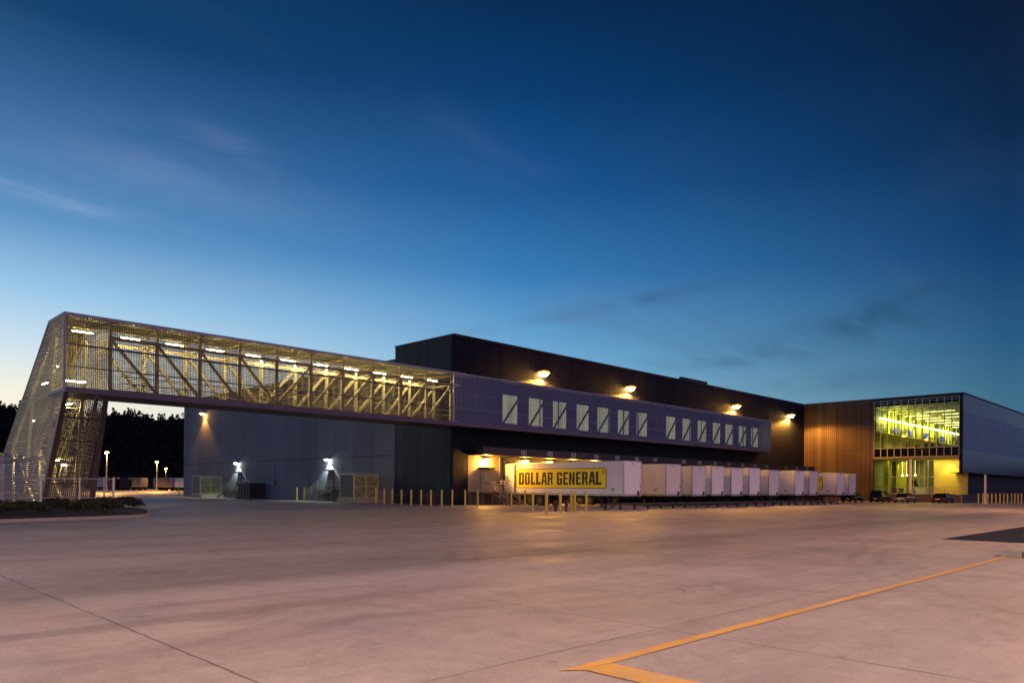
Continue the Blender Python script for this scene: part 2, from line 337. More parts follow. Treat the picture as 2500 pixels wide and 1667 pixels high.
YARD = (1.0, .68, .54); SOD = (1.0, .43, .06); LED = (.80, 1.0, .80); FLU = (1.0, .80, .30)
M = dict(
    bowl=emis('lamp_halo_amber', (1, .42, .02), 1.6), bowlw=mat('added_bowl_grey', (.5, .5, .5), .4),  # amber glow imitates the halo round a lit lamp
    lobw=mat('lobby_wall_green', (.26, .28, .10), .7, var=.1),
    gscreen=mat('gallery_screen_metal', (.27, .30, .44), .6, .1, var=.1, vscale=1.2),
    conc=concrete_mat(),
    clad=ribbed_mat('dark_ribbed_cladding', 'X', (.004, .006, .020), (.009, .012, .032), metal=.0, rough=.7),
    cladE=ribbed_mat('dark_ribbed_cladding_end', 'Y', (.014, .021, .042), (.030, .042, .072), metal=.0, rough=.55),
    cladW=ribbed_mat('bronze_ribbed_cladding', 'Y', (.135, .085, .06), (.20, .13, .095), metal=.2),
    precast=precast_mat(), block=block_mat(),
    roofm=mat('roof_membrane', (.12, .12, .13), .9),
    parapet=mat('parapet_flashing', (.03, .03, .04), .6, .2),
    dockw=mat('dock_wall_paint', (.34, .28, .20), .7, var=.12, vscale=1.2, bump=.1),
    canopy=mat('canopy_metal', (.035, .033, .042), .5, .4, var=.15),
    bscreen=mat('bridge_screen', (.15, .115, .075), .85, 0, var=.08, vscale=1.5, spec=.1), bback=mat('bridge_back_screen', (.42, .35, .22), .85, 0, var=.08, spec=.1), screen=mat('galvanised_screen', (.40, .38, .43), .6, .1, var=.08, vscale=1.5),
    screenf=mat('galvanised_frame', (.46, .42, .45), .5, .4, var=.1),
    purlin=mat('dark_purlin', (.10, .085, .09), .5, .4),
    fascia=mat('fascia_bronze', (.20, .155, .17), .5, .3, var=.12, vscale=.8),
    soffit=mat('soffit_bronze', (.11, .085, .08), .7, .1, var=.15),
    truss=mat('cream_steel', (.80, .72, .48), .8, 0, var=.1, spec=.15),
    deck=mat('deck_concrete', (.35, .33, .30), .8),
    winlit=None,
    trw=mat('trailer_white', (.76, .77, .88), .35, 0, var=.07, vscale=1.6, bump=.06, bscale=2.0, stretch=(1, 1, .18)),
    trw2=mat('trailer_cream', (.70, .66, .66), .4, 0, var=.09, vscale=1.6, bump=.06, bscale=2.0, stretch=(1, 1, .18)),
    trw3=mat('trailer_greyed', (.64, .64, .72), .4, 0, var=.12, vscale=1.8, stretch=(1, 1, .18)),
    trail=mat('trailer_aluminium', (.48, .47, .47), .35, .8, var=.1),
    tyre=mat('tyre_rubber', (.018, .018, .018), .85), rim=mat('rim_metal', (.16, .155, .15), .4, .7),
    blk=mat('black_steel', (.02, .02, .022), .6), dark=mat('dark_void', (.008, .008, .01), .9),
    sy=mat('sign_yellow', (.93, .84, .02), .45), sb=mat('sign_black', (.02, .015, .012), .5), sr=mat('sign_border', (.22, .10, .05), .5),
    boll=mat('bollard_yellow', (.60, .45, .06), .5, var=.12, vscale=4), red=mat('hydrant_red', (.09, .012, .016), .5),
    rail=mat('galvanised_rail', (.50, .48, .46), .4, .5), stairm=mat('stair_steel', (.20, .16, .13), .6, .3, var=.12),
    yline=paint_mat(),
    kerb=mat('kerb_concrete', (.30, .27, .25), .8, var=.15, vscale=4), soil=mat('soil', (.035, .024, .018), .95, var=.3),
    leaf=mat('shrub_foliage', (.030, .028, .012), .8, var=.4, vscale=3), leaf2=mat('forest_foliage', (.012, .016, .010), .95),
    land=mat('grassland', (.03, .035, .015), .95), shadow_tone=mat('painted_shadow_dark', (.020, .028, .052), 1.0, var=.2, spec=.05),  # dark blue tone is the painted shadow wedge beside the kerb
    white=mat('white_paint', (.7, .68, .64), .5), numw=mat('number_white', (.5, .48, .55), .5),
    glass=glass_mat('clear_glass'), mull=mat('aluminium_mullion', (.50, .44, .42), .35, .7),
    spand=mat('black_spandrel', (.004, .004, .005), .15, spec=.12), iy=mat('interior_yellow', (.72, .66, .015), .6, var=.05),
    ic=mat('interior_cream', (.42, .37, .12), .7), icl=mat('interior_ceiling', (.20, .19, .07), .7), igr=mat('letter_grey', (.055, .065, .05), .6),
    ifl=mat('interior_floor', (.30, .27, .16), .5), pan1=panel_mat('translucent_panels', 'X', (.085, .15, .27), .55, .35, (11.8, 9.9)),
    pan2=panel_mat('glossy_blue_panels', 'X', (.008, .017, .06), .42, .2, (6.0,), metal=.3, var=.4),
    pan3=mat('dark_lower_wall', (.018, .014, .016), .7, var=.2),
    sodl=emis('sodium_lens', (1, .55, .12), 120), ledl=emis('led_lens', (.85, 1, .8), 60), flu=emis('fluorescent_tube', (1, .80, .34), 120),
    strip=emis('office_strip', (1, .93, .40), 3.2), cove=emis('cove_light', (1, .95, .40), 12),
    housing=mat('lamp_housing', (.06, .055, .05), .5, .5),
    pole=mat('pole_galvanised', (.45, .42, .38), .5, .5),
    chain=mat('chain_link', (.22, .21, .21), .5, .5),
    carp1=mat('car_paint_dark', (.02, .02, .025), .2, .3), carp2=mat('car_paint_silver', (.30, .30, .31), .25, .6), carp3=mat('car_paint_maroon', (.06, .015, .02), .2, .4),
    carg=mat('car_glass', (.01, .012, .015), .05), tail=mat('tail_lamp_red', (.35, .02, .01), .2),
    gatef=mat('gate_frame_cream', (.55, .50, .33), .5, .2), gatep=mat('gate_infill_metal', (.26, .25, .16), .55, .4, var=.15),
    gated=mat('gate_infill_dark', (.09, .085, .10), .6, .3, var=.15), opend=mat('trailer_tan', (.55, .38, .20), .6),
    plinth=mat('plinth_concrete', (.10, .075, .07), .8, var=.15), lett=mat('poster_pale', (.30, .42, .26), .6),
)
# curtained windows that glow softly, with vertical blind slats
def winlit_mat():
    m = bpy.data.materials.new('lit_blinds'); m.use_nodes = True; N = NT(m.node_tree); b = m.node_tree.nodes['Principled BSDF']
    tc = N.n('ShaderNodeTexCoord'); sp = N.n('ShaderNodeSeparateXYZ'); N.l(tc.outputs['Object'], sp.inputs[0])
    fr = N.math('FRACT', N.math('DIVIDE', sp.outputs['X'], .34)); g = N.rng(N.math('ABSOLUTE', N.math('SUBTRACT', fr, .5)), .25, .5, 1, .55, True)
    wn = N.n('ShaderNodeTexWhiteNoise', noise_dimensions='1D'); N.l(N.math('FLOOR', N.math('DIVIDE', sp.outputs['X'], .34)), wn.inputs['W'])
    s = N.math('MULTIPLY', g, N.rng(wn.outputs['Value'], 0, 1, .75, 1.15))
    b.inputs['Base Color'].default_value = (.4, .4, .3, 1); b.inputs['Emission Color'].default_value = (.95, .92, .52, 1)
    N.l(N.math('MULTIPLY', s, .5), b.inputs['Emission Strength']); return m
M['winlit'] = winlit_mat()

# ------------------------------------------------------------------ lettering
def text_polys(txt, size, bold=0.0):
    cu = bpy.data.curves.new('t', 'FONT'); cu.body = txt; cu.size = size; cu.align_x = 'CENTER'; cu.offset = bold; cu.resolution_u = 3
    o = bpy.data.objects.new('t', cu); COL.objects.link(o); dg = bpy.context.evaluated_depsgraph_get(); me = o.evaluated_get(dg).to_mesh()
    v = [tuple(p.co) for p in me.vertices]; f = [tuple(p.vertices) for p in me.polygons]
    o.evaluated_get(dg).to_mesh_clear(); bpy.data.objects.remove(o); bpy.data.curves.remove(cu)
    return v, f
def add_text(mb, txt, size, fn, bold=0.0, mi=0):
    v, f = text_polys(txt, size, bold); k = len(mb.v)
    mb.v += [tuple(fn(p[0], p[1])) for p in v]
    for q in f: mb.f.append(tuple(k + i for i in q)); mb.m.append(mi)
# heavy condensed block capitals, drawn in a box 1 wide and 2 high, as convex pieces
def rct(a, b, c, d): return [(a, b), (c, b), (c, d), (a, d)]
W = .40
GL = {
 'D': [rct(-.06, 0, W, 2), rct(-.14, 1.86, W, 2), [(W, 0), (.86, 0), (1, .16), (1, .3), (W, .3)], [(W, 1.7), (1, 1.7), (1, 1.84), (.86, 2), (W, 2)], rct(.60, .3, 1, 1.7)],
 'O': [[(0, .3), (0, .16), (.14, 0), (.86, 0), (1, .16), (1, .3)], [(0, 1.7), (1, 1.7), (1, 1.84), (.86, 2), (.14, 2), (0, 1.84)], rct(0, .3, W, 1.7), rct(.60, .3, 1, 1.7)],
 'L': [rct(0, 0, .42, 2), rct(.42, 0, .92, .36), rct(.78, .36, .92, .5)],
 'A': [[(-.04, 0), (.34, 0), (.64, 2), (.28, 2)], [(.76, 0), (1.14, 0), (.84, 2), (.48, 2)], rct(.3, .42, .8, .72)],
 'R': [rct(0, 0, W, 2), [(W, 1.7), (1, 1.7), (1, 1.84), (.86, 2), (W, 2)], rct(.60, 1.15, 1, 1.7), [(W, .85), (.9, .85), (1, .98), (1, 1.15), (W, 1.15)], [(.52, .85), (.86, .85), (1.06, 0), (.72, 0)]],
 'G': [[(0, .3), (0, .16), (.14, 0), (.86, 0), (1, .16), (1, .3)], [(0, 1.7), (1, 1.7), (1, 1.84), (.86, 2), (.14, 2), (0, 1.84)], rct(0, .3, W, 1.7), rct(.60, .3, 1, 1.05), rct(.5, .8, .60, 1.05), rct(.60, 1.35, 1, 1.7)],
 'E': [rct(0, 0, W, 2), rct(W, 0, .92, .33), rct(W, .85, .80, 1.15), rct(W, 1.67, .92, 2)],
 'N': [rct(0, 0, W, 2), rct(.66, 0, 1.04, 2), [(W, 2), (.20, 2), (.66, 0), (.84, 0)]],
}
ADV = {'D': 1.2, 'O': 1.2, 'L': 1.06, 'A': 1.2, 'R': 1.22, 'G': 1.2, 'E': 1.08, 'N': 1.24, ' ': .55}
def block_word(word):
    x = 0; out = []
    for ch in word:
        for p in GL.get(ch, []): out.append([(x + a, b) for a, b in p])
        x += ADV[ch]
    return out, x - .16

# ------------------------------------------------------------------ screens made of crossing bars
def clip_line(poly, c, axis):                         # intervals of the other coordinate where coordinate[axis]==c is inside poly
    xs = []
    n = len(poly)
    for i in range(n):
        a, b = poly[i], poly[(i + 1) % n]
        if (a[axis] <= c) != (b[axis] <= c):
            t = (c - a[axis]) / (b[axis] - a[axis]); xs.append(a[1 - axis] + t * (b[1 - axis] - a[1 - axis]))
    xs.sort(); return list(zip(xs[::2], xs[1::2]))
def grid(mb, poly, fn, su=.14, sv=.14, wu=.055, wv=.055, dep=.02, mi=0):
    """bars along both axes of a polygon; fn(u,v,d) -> xyz"""
    u0, u1 = min(p[0] for p in poly), max(p[0] for p in poly); v0, v1 = min(p[1] for p in poly), max(p[1] for p in poly)
    for axis, s, w, a, b in ((0, su, wu, u0, u1), (1, sv, wv, v0, v1)):
        c = a + s / 2
        while c < b:
            for lo, hi in clip_line(poly, c, axis):
                if hi - lo < .05: continue
                if axis == 0: q = [(c - w/2, lo), (c + w/2, lo), (c + w/2, hi), (c - w/2, hi)]; d = (0, dep)
                else: q = [(lo, c - w/2), (hi, c - w/2), (hi, c + w/2), (lo, c + w/2)]; d = (-.003, dep + .003)
                mb.prism(q, fn, d[0], d[1], mi)
            c += s

# ------------------------------------------------------------------ setting
MB().quad([(-1500, -1500, -.05), (2500, -1500, -.05), (2500, 2500, -.05), (-1500, 2500, -.05)]).build('ground', M['land'])['kind'] = 'structure'
MB().quad([(-90, -90, 0), (330, -90, 0), (330, 420, 0), (-90, 420, 0)]).build('pavement', M['conc'])['kind'] = 'structure'
a0 = gp(2280, 1315)
MB().quad([(28.5, -60, .004), (120, -60, .004), (120, 7.5, .004), (28.5, 7.5, .004)]).build('painted_shadow', M['shadow_tone'])['kind'] = 'structure'  # flat dark sheet painted in for a cast shadow on the concrete
ml = MB()
ml.quad([(5.2, 4.24, .008), (22.0, 4.24, .008), (22.0, 4.39, .008), (5.0, 4.39, .008)])
ml.quad([(5.2, -14, .008), (5.58, -14, .008), (5.58, 4.237, .008), (5.2, 4.237, .008)])
tag(ml.build('yellow_line', M['yline']), kind='structure')
k = MB(); k.box(22.1, -40, -.02, 22.26, 3.95, .17); k.box(22.1, 3.99, -.02, 22.26, 4.45, .17); k.box(22.262, 4.29, -.02, 60, 4.45, .17)
k.box(22.262, -40, -.02, 60, 4.288, .155)
tag(k.build('kerbed_pavement', M['kerb']), kind='structure')

# planting bed with kerb
bed = [(-30, 34.5), (0, 36.2), (6.7, 37.5), (10.5, 38.7), (12.8, 39.7), (13.7, 40.6), (14.6, 42.6), (16.3, 48), (17.4, 54), (17.8, 64), (17.8, 76), (-30, 76)]
def inset(poly, d):
    out = []; n = len(poly)
    for i in range(n):
        a, b, c = Vector(poly[i - 1]), Vector(poly[i]), Vector(poly[(i + 1) % n])
        n1 = Vector((-(b - a).y, (b - a).x)).normalized(); n2 = Vector((-(c - b).y, (c - b).x)).normalized()
        nn = (n1 + n2).normalized(); out.append(tuple(b + nn * d / max(.4, nn.dot(n1))))
    return out
inn = inset(bed, .16)
kb = MB(); n = len(bed)
for i in range(n):
    j = (i + 1) % n
    a, b, c, d = bed[i], bed[j], inn[j], inn[i]
    kb.quad([(*a, -.02), (*b, -.02), (*b, .15), (*a, .15)]); kb.quad([(*a, .15), (*b, .15), (*c, .15), (*d, .15)]); kb.quad([(*d, .15), (*c, .15), (*c, 0), (*d, 0)])
tag(kb.build('kerb', M['kerb']), kind='structure')
inn2 = inset(bed, .17); in3 = inset(bed, 2.0)
so = MB(); so.quad([(*p, .34) for p in in3])
for i in range(n):
    j = (i + 1) % n; so.quad([(*inn2[i], .10), (*inn2[j], .10), (*in3[j], .34), (*in3[i], .34)])
tag(so.build('planting_bed', M['soil']), kind='structure')

def shrub_mesh(seed, r, h, nl=420, ls=.10):
    rg = random.Random(seed); mb = MB()
    lobes = [(rg.uniform(-.55, .55) * r, rg.uniform(-.55, .55) * r, rg.uniform(.35, .75) * h, rg.uniform(.35, .6) * r) for _ in range(6)]
    for i in range(nl):
        l = rg.choice(lobes); th = rg.uniform(0, 6.283); ph = math.acos(rg.uniform(-.5, 1)); rr = l[3] * rg.uniform(.55, 1.1)
        c = Vector((l[0] + rr * math.sin(ph) * math.cos(th), l[1] + rr * math.sin(ph) * math.sin(th), max(.03, l[2] + rr * .7 * math.cos(ph))))
        a = Vector((rg.uniform(-1, 1), rg.uniform(-1, 1), rg.uniform(-.3, 1))).normalized() * ls * rg.uniform(.6, 1.5); b = a.cross(Vector((rg.uniform(-1, 1), rg.uniform(-1, 1), rg.uniform(-1, 1)))).normalized() * ls * .45
        mb.quad([c - a, c + b, c + a, c - b])
    for i in range(5):
        l = lobes[i]; mb.tube((0, 0, 0), (l[0] * .8, l[1] * .8, l[2]), .02, .008, 5, mi=1, caps=False)
    return mb
sm = [shrub_mesh(i, .75, .52) for i in range(4)]
protos = []
def bed_front(x):
    for a, b in zip(bed, bed[1:]):
        if a[0] <= x <= b[0] and b[0] > a[0]: return a[1] + (b[1] - a[1]) * (x - a[0]) / (b[0] - a[0])
    return 40.5
shr = []
for row in range(5):
    x = -2.0 + row * .6
    while x < 15.6:
        y = bed_front(min(x, 13.6)) + 1.3 + row * 2.1 + random.uniform(-.35, .35)
        lim = 12.2 + row * .75
        if x < lim: shr.append((x, y))
        x += 1.75 + random.uniform(-.15, .3)
shr += [(15.2, 47.5), (15.9, 50.5), (16.5, 53.6), (16.7, 56.5), (13.8, 46.6), (14.4, 49.3)]
shr.sort(key=lambda p: (p[0] - p[1]) / (p[0] + p[1]))
ordn = ['first', 'second', 'third', 'fourth', 'fifth', 'sixth', 'seventh', 'eighth', 'ninth', 'tenth', 'eleventh', 'twelfth', 'thirteenth', 'fourteenth', 'fifteenth', 'sixteenth', 'seventeenth', 'eighteenth', 'nineteenth', 'twentieth']
sp_me = {}
for i, (x, y) in enumerate(shr):
    q = i % 4
    if q not in sp_me:
        o = sm[q].build('low_shrub', [M['leaf'], M['blk']]); sp_me[q] = o
    else:
        o = sp_me[q].copy(); COL.objects.link(o)
    o.location = (x, y, .33); o.rotation_euler = (0, 0, random.uniform(0, 6)); s = random.uniform(.8, 1.1); o.scale = (s, s, s * random.uniform(.6, .95))
    tag(o, 'low dark green shrub among those filling the kerbed bed before the screened tower', 'shrub', 'low shrubs in the planting bed')

# hills and wood far behind
prof = [(-1.4, 46), (-1.0, 52), (-.72, 53), (-.67, 53), (-.6, 50), (-.551, 47.5), (-.53, 47), (-.50, 46.5), (-.487, 42.5), (-.47, 44.5), (-.44, 45), (-.3, 41), (-.1, 38), (.2, 34), (.7, 30), (1.6, 26)]
def crest(u):
    for a, b in zip(prof, prof[1:]):
        if a[0] <= u <= b[0]: return a[1] + (b[1] - a[1]) * (u - a[0]) / (b[0] - a[0])
    return 30
def us(u, S, z): return (S * (1 + u) / 2, S * (1 - u) / 2, z)
hm = MB(); us_ = [-1.4 + .03 * i for i in range(100)]; rows = [(430, -.06), (520, .45), (610, .75), (700, .86), (900, .8)]
for i in range(len(us_) - 1):
    for (S0, h0), (S1, h1) in zip(rows, rows[1:]):
        a, b = us_[i], us_[i + 1]
        hm.quad([us(a, S0, crest(a) * h0), us(b, S0, crest(b) * h0), us(b, S1, crest(b) * h1), us(a, S1, crest(a) * h1)])
tag(hm.build('hills', M['land']), kind='structure')
fw = MB(); rg = random.Random(3)
for i in range(1500):
    u = rg.uniform(-.80, -.36) if i < 1250 else rg.uniform(-.36, .3); t = rg.random() ** .6
    S = 440 + 262 * t; k_ = (S - 430) / 270
    h = crest(u) * (.0 + .45 * min(1, k_ * 3) + .41 * max(0, k_ - .33) / .67)
    th = rg.uniform(6.5, 9.5) * (1.25 if rg.random() < .06 else 1); c = us(u, S, h); rr = th * .42
    fw.tube((c[0], c[1], c[2] - 1), (c[0], c[1], c[2] + th * .6), .25, .1, 4, caps=False)
    for q in range(46):
        th_ = rg.uniform(0, 6.283); z = rg.uniform(.15, 1.0); wr = rr * (1 - (z - .45) ** 2 * 2.6) * rg.uniform(.5, 1.1) if z > .1 else 0
        p = Vector((c[0] + wr * math.cos(th_), c[1] + wr * math.sin(th_), c[2] + z * th))
        a = Vector((rg.uniform(-1, 1), rg.uniform(-1, 1), rg.uniform(-.6, .6))).normalized() * rg.uniform(.7, 1.3); b = Vector((rg.uniform(-.4, .4), rg.uniform(-.4, .4), 1)).normalized() * rg.uniform(.5, 1.0)
        fw.quad([p - a, p - b, p + a, p + b])
for i in range(110):
    u = rg.uniform(-.8, -.38); c = us(u, 702, crest(u) * .86); th = rg.uniform(9.0, 13.5)
    for q in range(60):
        z = rg.uniform(.25, 1.0); wr = th * .22 * (1.05 - z) * rg.uniform(.4, 1.3) + .2; t_ = rg.uniform(0, 6.283)
        p = Vector((c[0] + wr * math.cos(t_), c[1] + wr * math.sin(t_), c[2] + z * th)); a = Vector((rg.uniform(-1, 1), rg.uniform(-1, 1), rg.uniform(-.4, .4))).normalized() * rg.uniform(.4, .9); b = Vector((0, 0, rg.uniform(.3, .7)))
        fw.quad([p - a, p - b, p + a, p + b])
tag(fw.build('forest', M['leaf2']), 'dark wooded ridge against the pale dusk sky', 'forest', kind='stuff')

# ------------------------------------------------------------------ main warehouse
YF = 53.0; XE = 45.1; XW = 122.8; HT = 16.05
wh = empty('warehouse_building', (XE, YF, 0), label='long dark ribbed metal warehouse with numbered loading docks under the screened gallery', cat='building')
def P(mb, name, m, parent, smooth=False):           # build a part in world coordinates under a parent that is an Empty
    o = mb.build(name, m, smooth=smooth); o.parent = parent; o.matrix_parent_inverse = Matrix.Translation(-Vector(parent.location)); return o
def ident(o, parent, wx=(0, 0, 0)):
    o.parent = parent; o.matrix_parent_inverse = Matrix.Identity(4); return o
ZD = 4.85
w_ = MB()
wins = [(1225.2,1265.4),(1290.3,1327),(1349.6,1384.2),(1406,1439.4),(1457.6,1489.9),(1508.3,1537.7),(1553.3,1582),(1625.5,1651),(1665.6,1689.3),(1703,1726),(1738.3,1760),(1770.9,1792.3),(1803.3,1823.2),(1833.4,1852.3)]
WX = [(xa(a, YF, 1020), xa(b, YF, 1020)) for a, b in wins]
ZW0, ZW1 = 8.1, 11.15
w_.box(XE, YF, ZD, XW, YF + .4, ZW0); w_.box(XE, YF, ZW1, XW, YF + .4, HT)
xs = XE
for a, b in WX: w_.box(xs, YF, ZW0, a, YF + .4, ZW1); xs = b
w_.box(xs, YF, ZW0, XW, YF + .4, ZW1)
w_.box(XE, YF, 0, 47.0, YF + .4, ZD)
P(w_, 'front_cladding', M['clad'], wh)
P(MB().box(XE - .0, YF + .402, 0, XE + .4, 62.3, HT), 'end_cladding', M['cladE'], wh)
P(MB().box(XE + .03, 62.302, 0, XE + .4, 118, 14.75), 'precast_wall', M['precast'], wh)
P(MB().box(XE + .4, YF + .4, HT - .5, 175, 62.3, HT - .3).box(XE + .4, 62.3, 14.1, 220, 118, 14.3), 'roof', M['roofm'], wh)
pa = MB(); pa.box(XE - .05, YF - .05, HT, 122.7, YF + .45, HT + .14); pa.box(XE - .05, YF + .45, HT, XE + .45, 62.35, HT + .14); pa.box(XE - .02, 62.36, 14.75, XE + .45, 118, 14.87)
xb0, xb1 = xa(1664, YF, 930), xa(1727, YF, 940); pa.box(xb0, YF + .003, HT + .14, xb1, YF + .4, HT + .5)
P(pa, 'parapet', M['parapet'], wh)
for (a, b) in WX:
    fr = MB(); fr.box(a, YF + .01, ZW0, a + .07, YF + .2, ZW1); fr.box(b - .07, YF + .01, ZW0, b, YF + .2, ZW1); fr.box(a + .07, YF + .01, ZW0, b - .07, YF + .2, ZW0 + .07); fr.box(a + .07, YF + .01, ZW1 - .07, b - .07, YF + .2, ZW1)
    f = P(fr, 'window', M['parapet'], wh)
    q = MB().box(a + .07, YF + .10, ZW0 + .07, b - .07, YF + .12, ZW1 - .07).build('pane', M['winlit']); q.parent = f
# dock wall set back under the canopy
XD0 = 47.0
dw = MB(); dw.box(XD0, YF + .15, 1.25, XW - .4, YF + .5, ZD); dw.box(XD0, YF + .15, 0, XW - .4, YF + .5, 1.248, 1)
P(dw, 'dock_wall', [M['dockw'], M['plinth']], wh)
cn = MB(); cn.box(XD0, 50.85, 4.78, 121.9, YF - .002, 5.55)
P(cn, 'canopy', M['canopy'], wh)
dd0 = None
docks = []
px_num = [1278.6, 1342, 1399.5, 1455, 1506.5, 1554, 1599.2, 1668.8, 1707.6, 1745.4, 1779.5, 1812, 1843.3, 1872, 1918.9, 1944.9, 1969.8]
for i, px in enumerate(px_num):
    X = xa(px, 50.85, 1120); nm = MB(); add_text(nm, str(101 + i), .62, lambda a, b: (X + a, 50.83, 4.98 + b), .02)
    P(nm, 'dock_number', M['numw'], wh)
DX = [53.4 + 3.95 * i for i in range(18)]
for X in DX:
    d = MB(); d.box(X - 1.25, YF + .04, 1.25, X + 1.25, YF + .12, 3.9); P(d, 'dock_door', M['white'], wh)
    s_ = MB(); s_.box(X - 1.55, YF - .25, 1.2, X - 1.25, YF + .13, 4.3); s_.box(X + 1.25, YF - .25, 1.2, X + 1.55, YF + .13, 4.3); s_.box(X - 1.25, YF - .25, 3.9, X + 1.25, YF + .13, 4.3)
    P(s_, 'dock_seal', M['blk'], wh)
# personnel door with small hood
dr = MB(); dr.box(48.75, YF + .08, 1.27, 49.95, YF + .14, 3.35); door = P(dr, 'door', M['dockw'], wh)
q = MB().box(49.1, YF + .05, 2.3, 49.65, YF + .075, 3.2).build('door_window', M['lett']); q.parent = door; q.matrix_parent_inverse = Matrix.Translation(Vector(wh.location)) @ Matrix.Translation(-Vector(wh.location))
P(MB().box(48.5, YF - .45, 3.5, 50.2, YF + .148, 3.66), 'door_hood', M['canopy'], wh)
for y, z in ((72.3, 2.0), (79.3, 1.7), (88.0, 2.1), (96.1, 2.0), (101.9, 1.8)):
    P(MB().box(XE - .16, y - .22, z - .3, XE + .028, y + .22, z + .3).tube((XE - .03, y, z + .3), (XE - .03, y, z + 2.4), .025, n=6), 'junction_box', M['gated'], wh)
# drainpipes on the dock wall
for X in (51.3,): P(MB().tube((X, YF + .08, 0), (X, YF + .08, 4.7), .06), 'drainpipe', M['dockw'], wh)
# hoods over the two doors in the precast wall
for yc in (74.6, 98.2):
    d = MB(); d.box(XE - .03, yc - .55, 1.3, XE + .028, yc + .55, 3.4); P(d, 'door', M['gated'], wh)
    P(MB().box(XE - .5, yc - .6, 3.45, XE + .028, yc + .6, 3.6), 'door_hood', M['gated'], wh)

# ------------------------------------------------------------------ bridge, gallery screen and stair tower
YS = 51.3; YB = 55.0; XL = 12.4; XR = 106.8; ZB = 7.33; ZS = 7.68; ZT = 12.2
br = empty('walkway_bridge', (XL, YS, 0), label='long elevated walkway wrapped in perforated metal screens, lit yellow inside, ending in a slanted tower', cat='bridge')
XC = 43.7
fs = lambda u, v, d: (u, YS + d, v)
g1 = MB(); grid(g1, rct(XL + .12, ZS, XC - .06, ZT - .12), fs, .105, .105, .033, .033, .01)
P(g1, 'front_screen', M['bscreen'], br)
g2 = MB(); grid(g2, rct(XC + .06, ZS, XR - .1, ZT - .12), fs, .16, .15, .036, .058)
P(g2, 'gallery_screen', M['gscreen'], br)
fr = MB()
fr.box(XL, YS - .03, ZT - .12, XR, YS + .07, ZT); fr.box(XL, YS - .03, ZB + .02, XL + .10, YS + .07, ZT - .12); fr.box(XR - .1, YS - .03, ZB + .3, XR, YS + .07, ZT - .12)
fr.box(XC - .06, YS - .03, ZS, XC + .06, YS + .07, ZT - .12)
P(fr, 'screen_frame', M['screenf'], br)
P(MB().box(XL + .1, YS - .02, 10.26, XC - .06, YS - .004, 10.33).box(XL + .1, YS - .02, 8.93, XC - .06, YS - .004, 9.0), 'purlin', M['purlin'], br)
P(MB().box(XC + .06, YS - .03, 10.27, XR - .1, YS - .004, 10.33).box(XC + .06, YS - .03, 8.94, XR - .1, YS - .004, 9.0), 'gallery_rail', M['screenf'], br)
P(MB().box(XL + .1, YS - .04, ZB, XR, YS + .10, ZS), 'fascia', M['fascia'], br)
P(MB().box(XL + .02, YS + .102, ZB + .02, XE - .02, YB, ZS - .04).box(XE - .018, YS + .102, ZB + .02, XR, YF - .01, ZB + .12), 'deck', M['soffit'], br)
P(MB().box(XL, YS + .072, ZT - .1, XE - .02, YB, ZT).box(XL, YS - .034, ZT, XE - .02, YB + .03, ZT + .05), 'roof', M['deck'], br)
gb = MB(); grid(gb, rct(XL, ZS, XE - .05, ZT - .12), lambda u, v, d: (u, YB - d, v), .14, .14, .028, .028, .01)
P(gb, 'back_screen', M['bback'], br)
def truss_frame(Yt, name):
    t = MB(); st = 2.873; posts = [43.9 - st * k for k in range(11)]
    t.box(posts[-1] - .1, Yt - .09, 11.0, 44.95, Yt + .09, 11.22); t.box(posts[-1] - .1, Yt - .09, ZS - .04, 44.95, Yt + .09, ZS + .16)
    for k, X in enumerate(posts):
        t.box(X - .12, Yt - .088, ZS + .16, X + .12, Yt + .088, 11.0); t.box(X - .07, Yt - .07, 11.22, X + .07, Yt + .07, 12.05)
        if k < 10:
            X2 = posts[k + 1]
            if k < 5.5: t.beam((X2 + .1, Yt, ZS + .2), (X - .1, Yt, 10.95), .2, .17)
            else: t.beam((X2 + .1, Yt, 10.95), (X - .1, Yt, ZS + .2), .2, .17)
    return P(t, name, M['truss'], br)
truss_frame(51.95, 'truss'); truss_frame(54.45, 'truss')
gr_ = MB()
for k in range(11):
    X = 43.9 - 2.873 * k
    gr_.box(X - .06, 52.04, 11.85, X + .06, 54.36, 12.04); gr_.beam((X, 52.05, 11.1), (X, 54.35, 11.1), .08)
    gr_.box(X - .05, 52.04, ZS, X + .05, 54.36, ZS + .12)
    if k < 10 and k % 1 == 0:
        gr_.beam((X, 52.05, 11.95), (X - 2.87, 54.35, 11.95), .06)
for Yh in (53.0, 53.6): gr_.beam((XL + .5, Yh, 11.75), (44.8, Yh, 11.75), .07)
P(gr_, 'roof_beams', M['truss'], br)
hr = MB()
for Yh in (52.15, 54.25):
    for zz in (8.3, 8.75): hr.tube((XL + 3.5, Yh, zz), (44.8, Yh, zz), .03, n=6)
P(hr, 'handrail', M['truss'], br)
P(MB().box(XL + .3, 52.2, ZS - .03, XE - .03, 54.2, ZS + .02), 'walkway_floor', M['deck'], br)
# fluorescent fixtures along the walkway
fx = []
for k in range(11):
    X = 13.9 + 2.873 * k; fx.append((X, 53.2, 11.5)); fx.append((X + 1.4, 54.25, 11.5)) if k in (4, 5, 6, 7, 8, 9) else None
fx += [(13.5, 53.2, 8.3)]
for (X, Y, Z) in fx:
    f = MB(); f.box(X - .62, Y - .10, Z, X + .62, Y + .10, Z + .07); o = P(f, 'light_fixture', M['white'], br)
    t = MB(); t.box(X - .58, Y - .08, Z - .06, X + .58, Y + .08, Z - .002); t = t.build('tube', M['flu']); t.parent = o
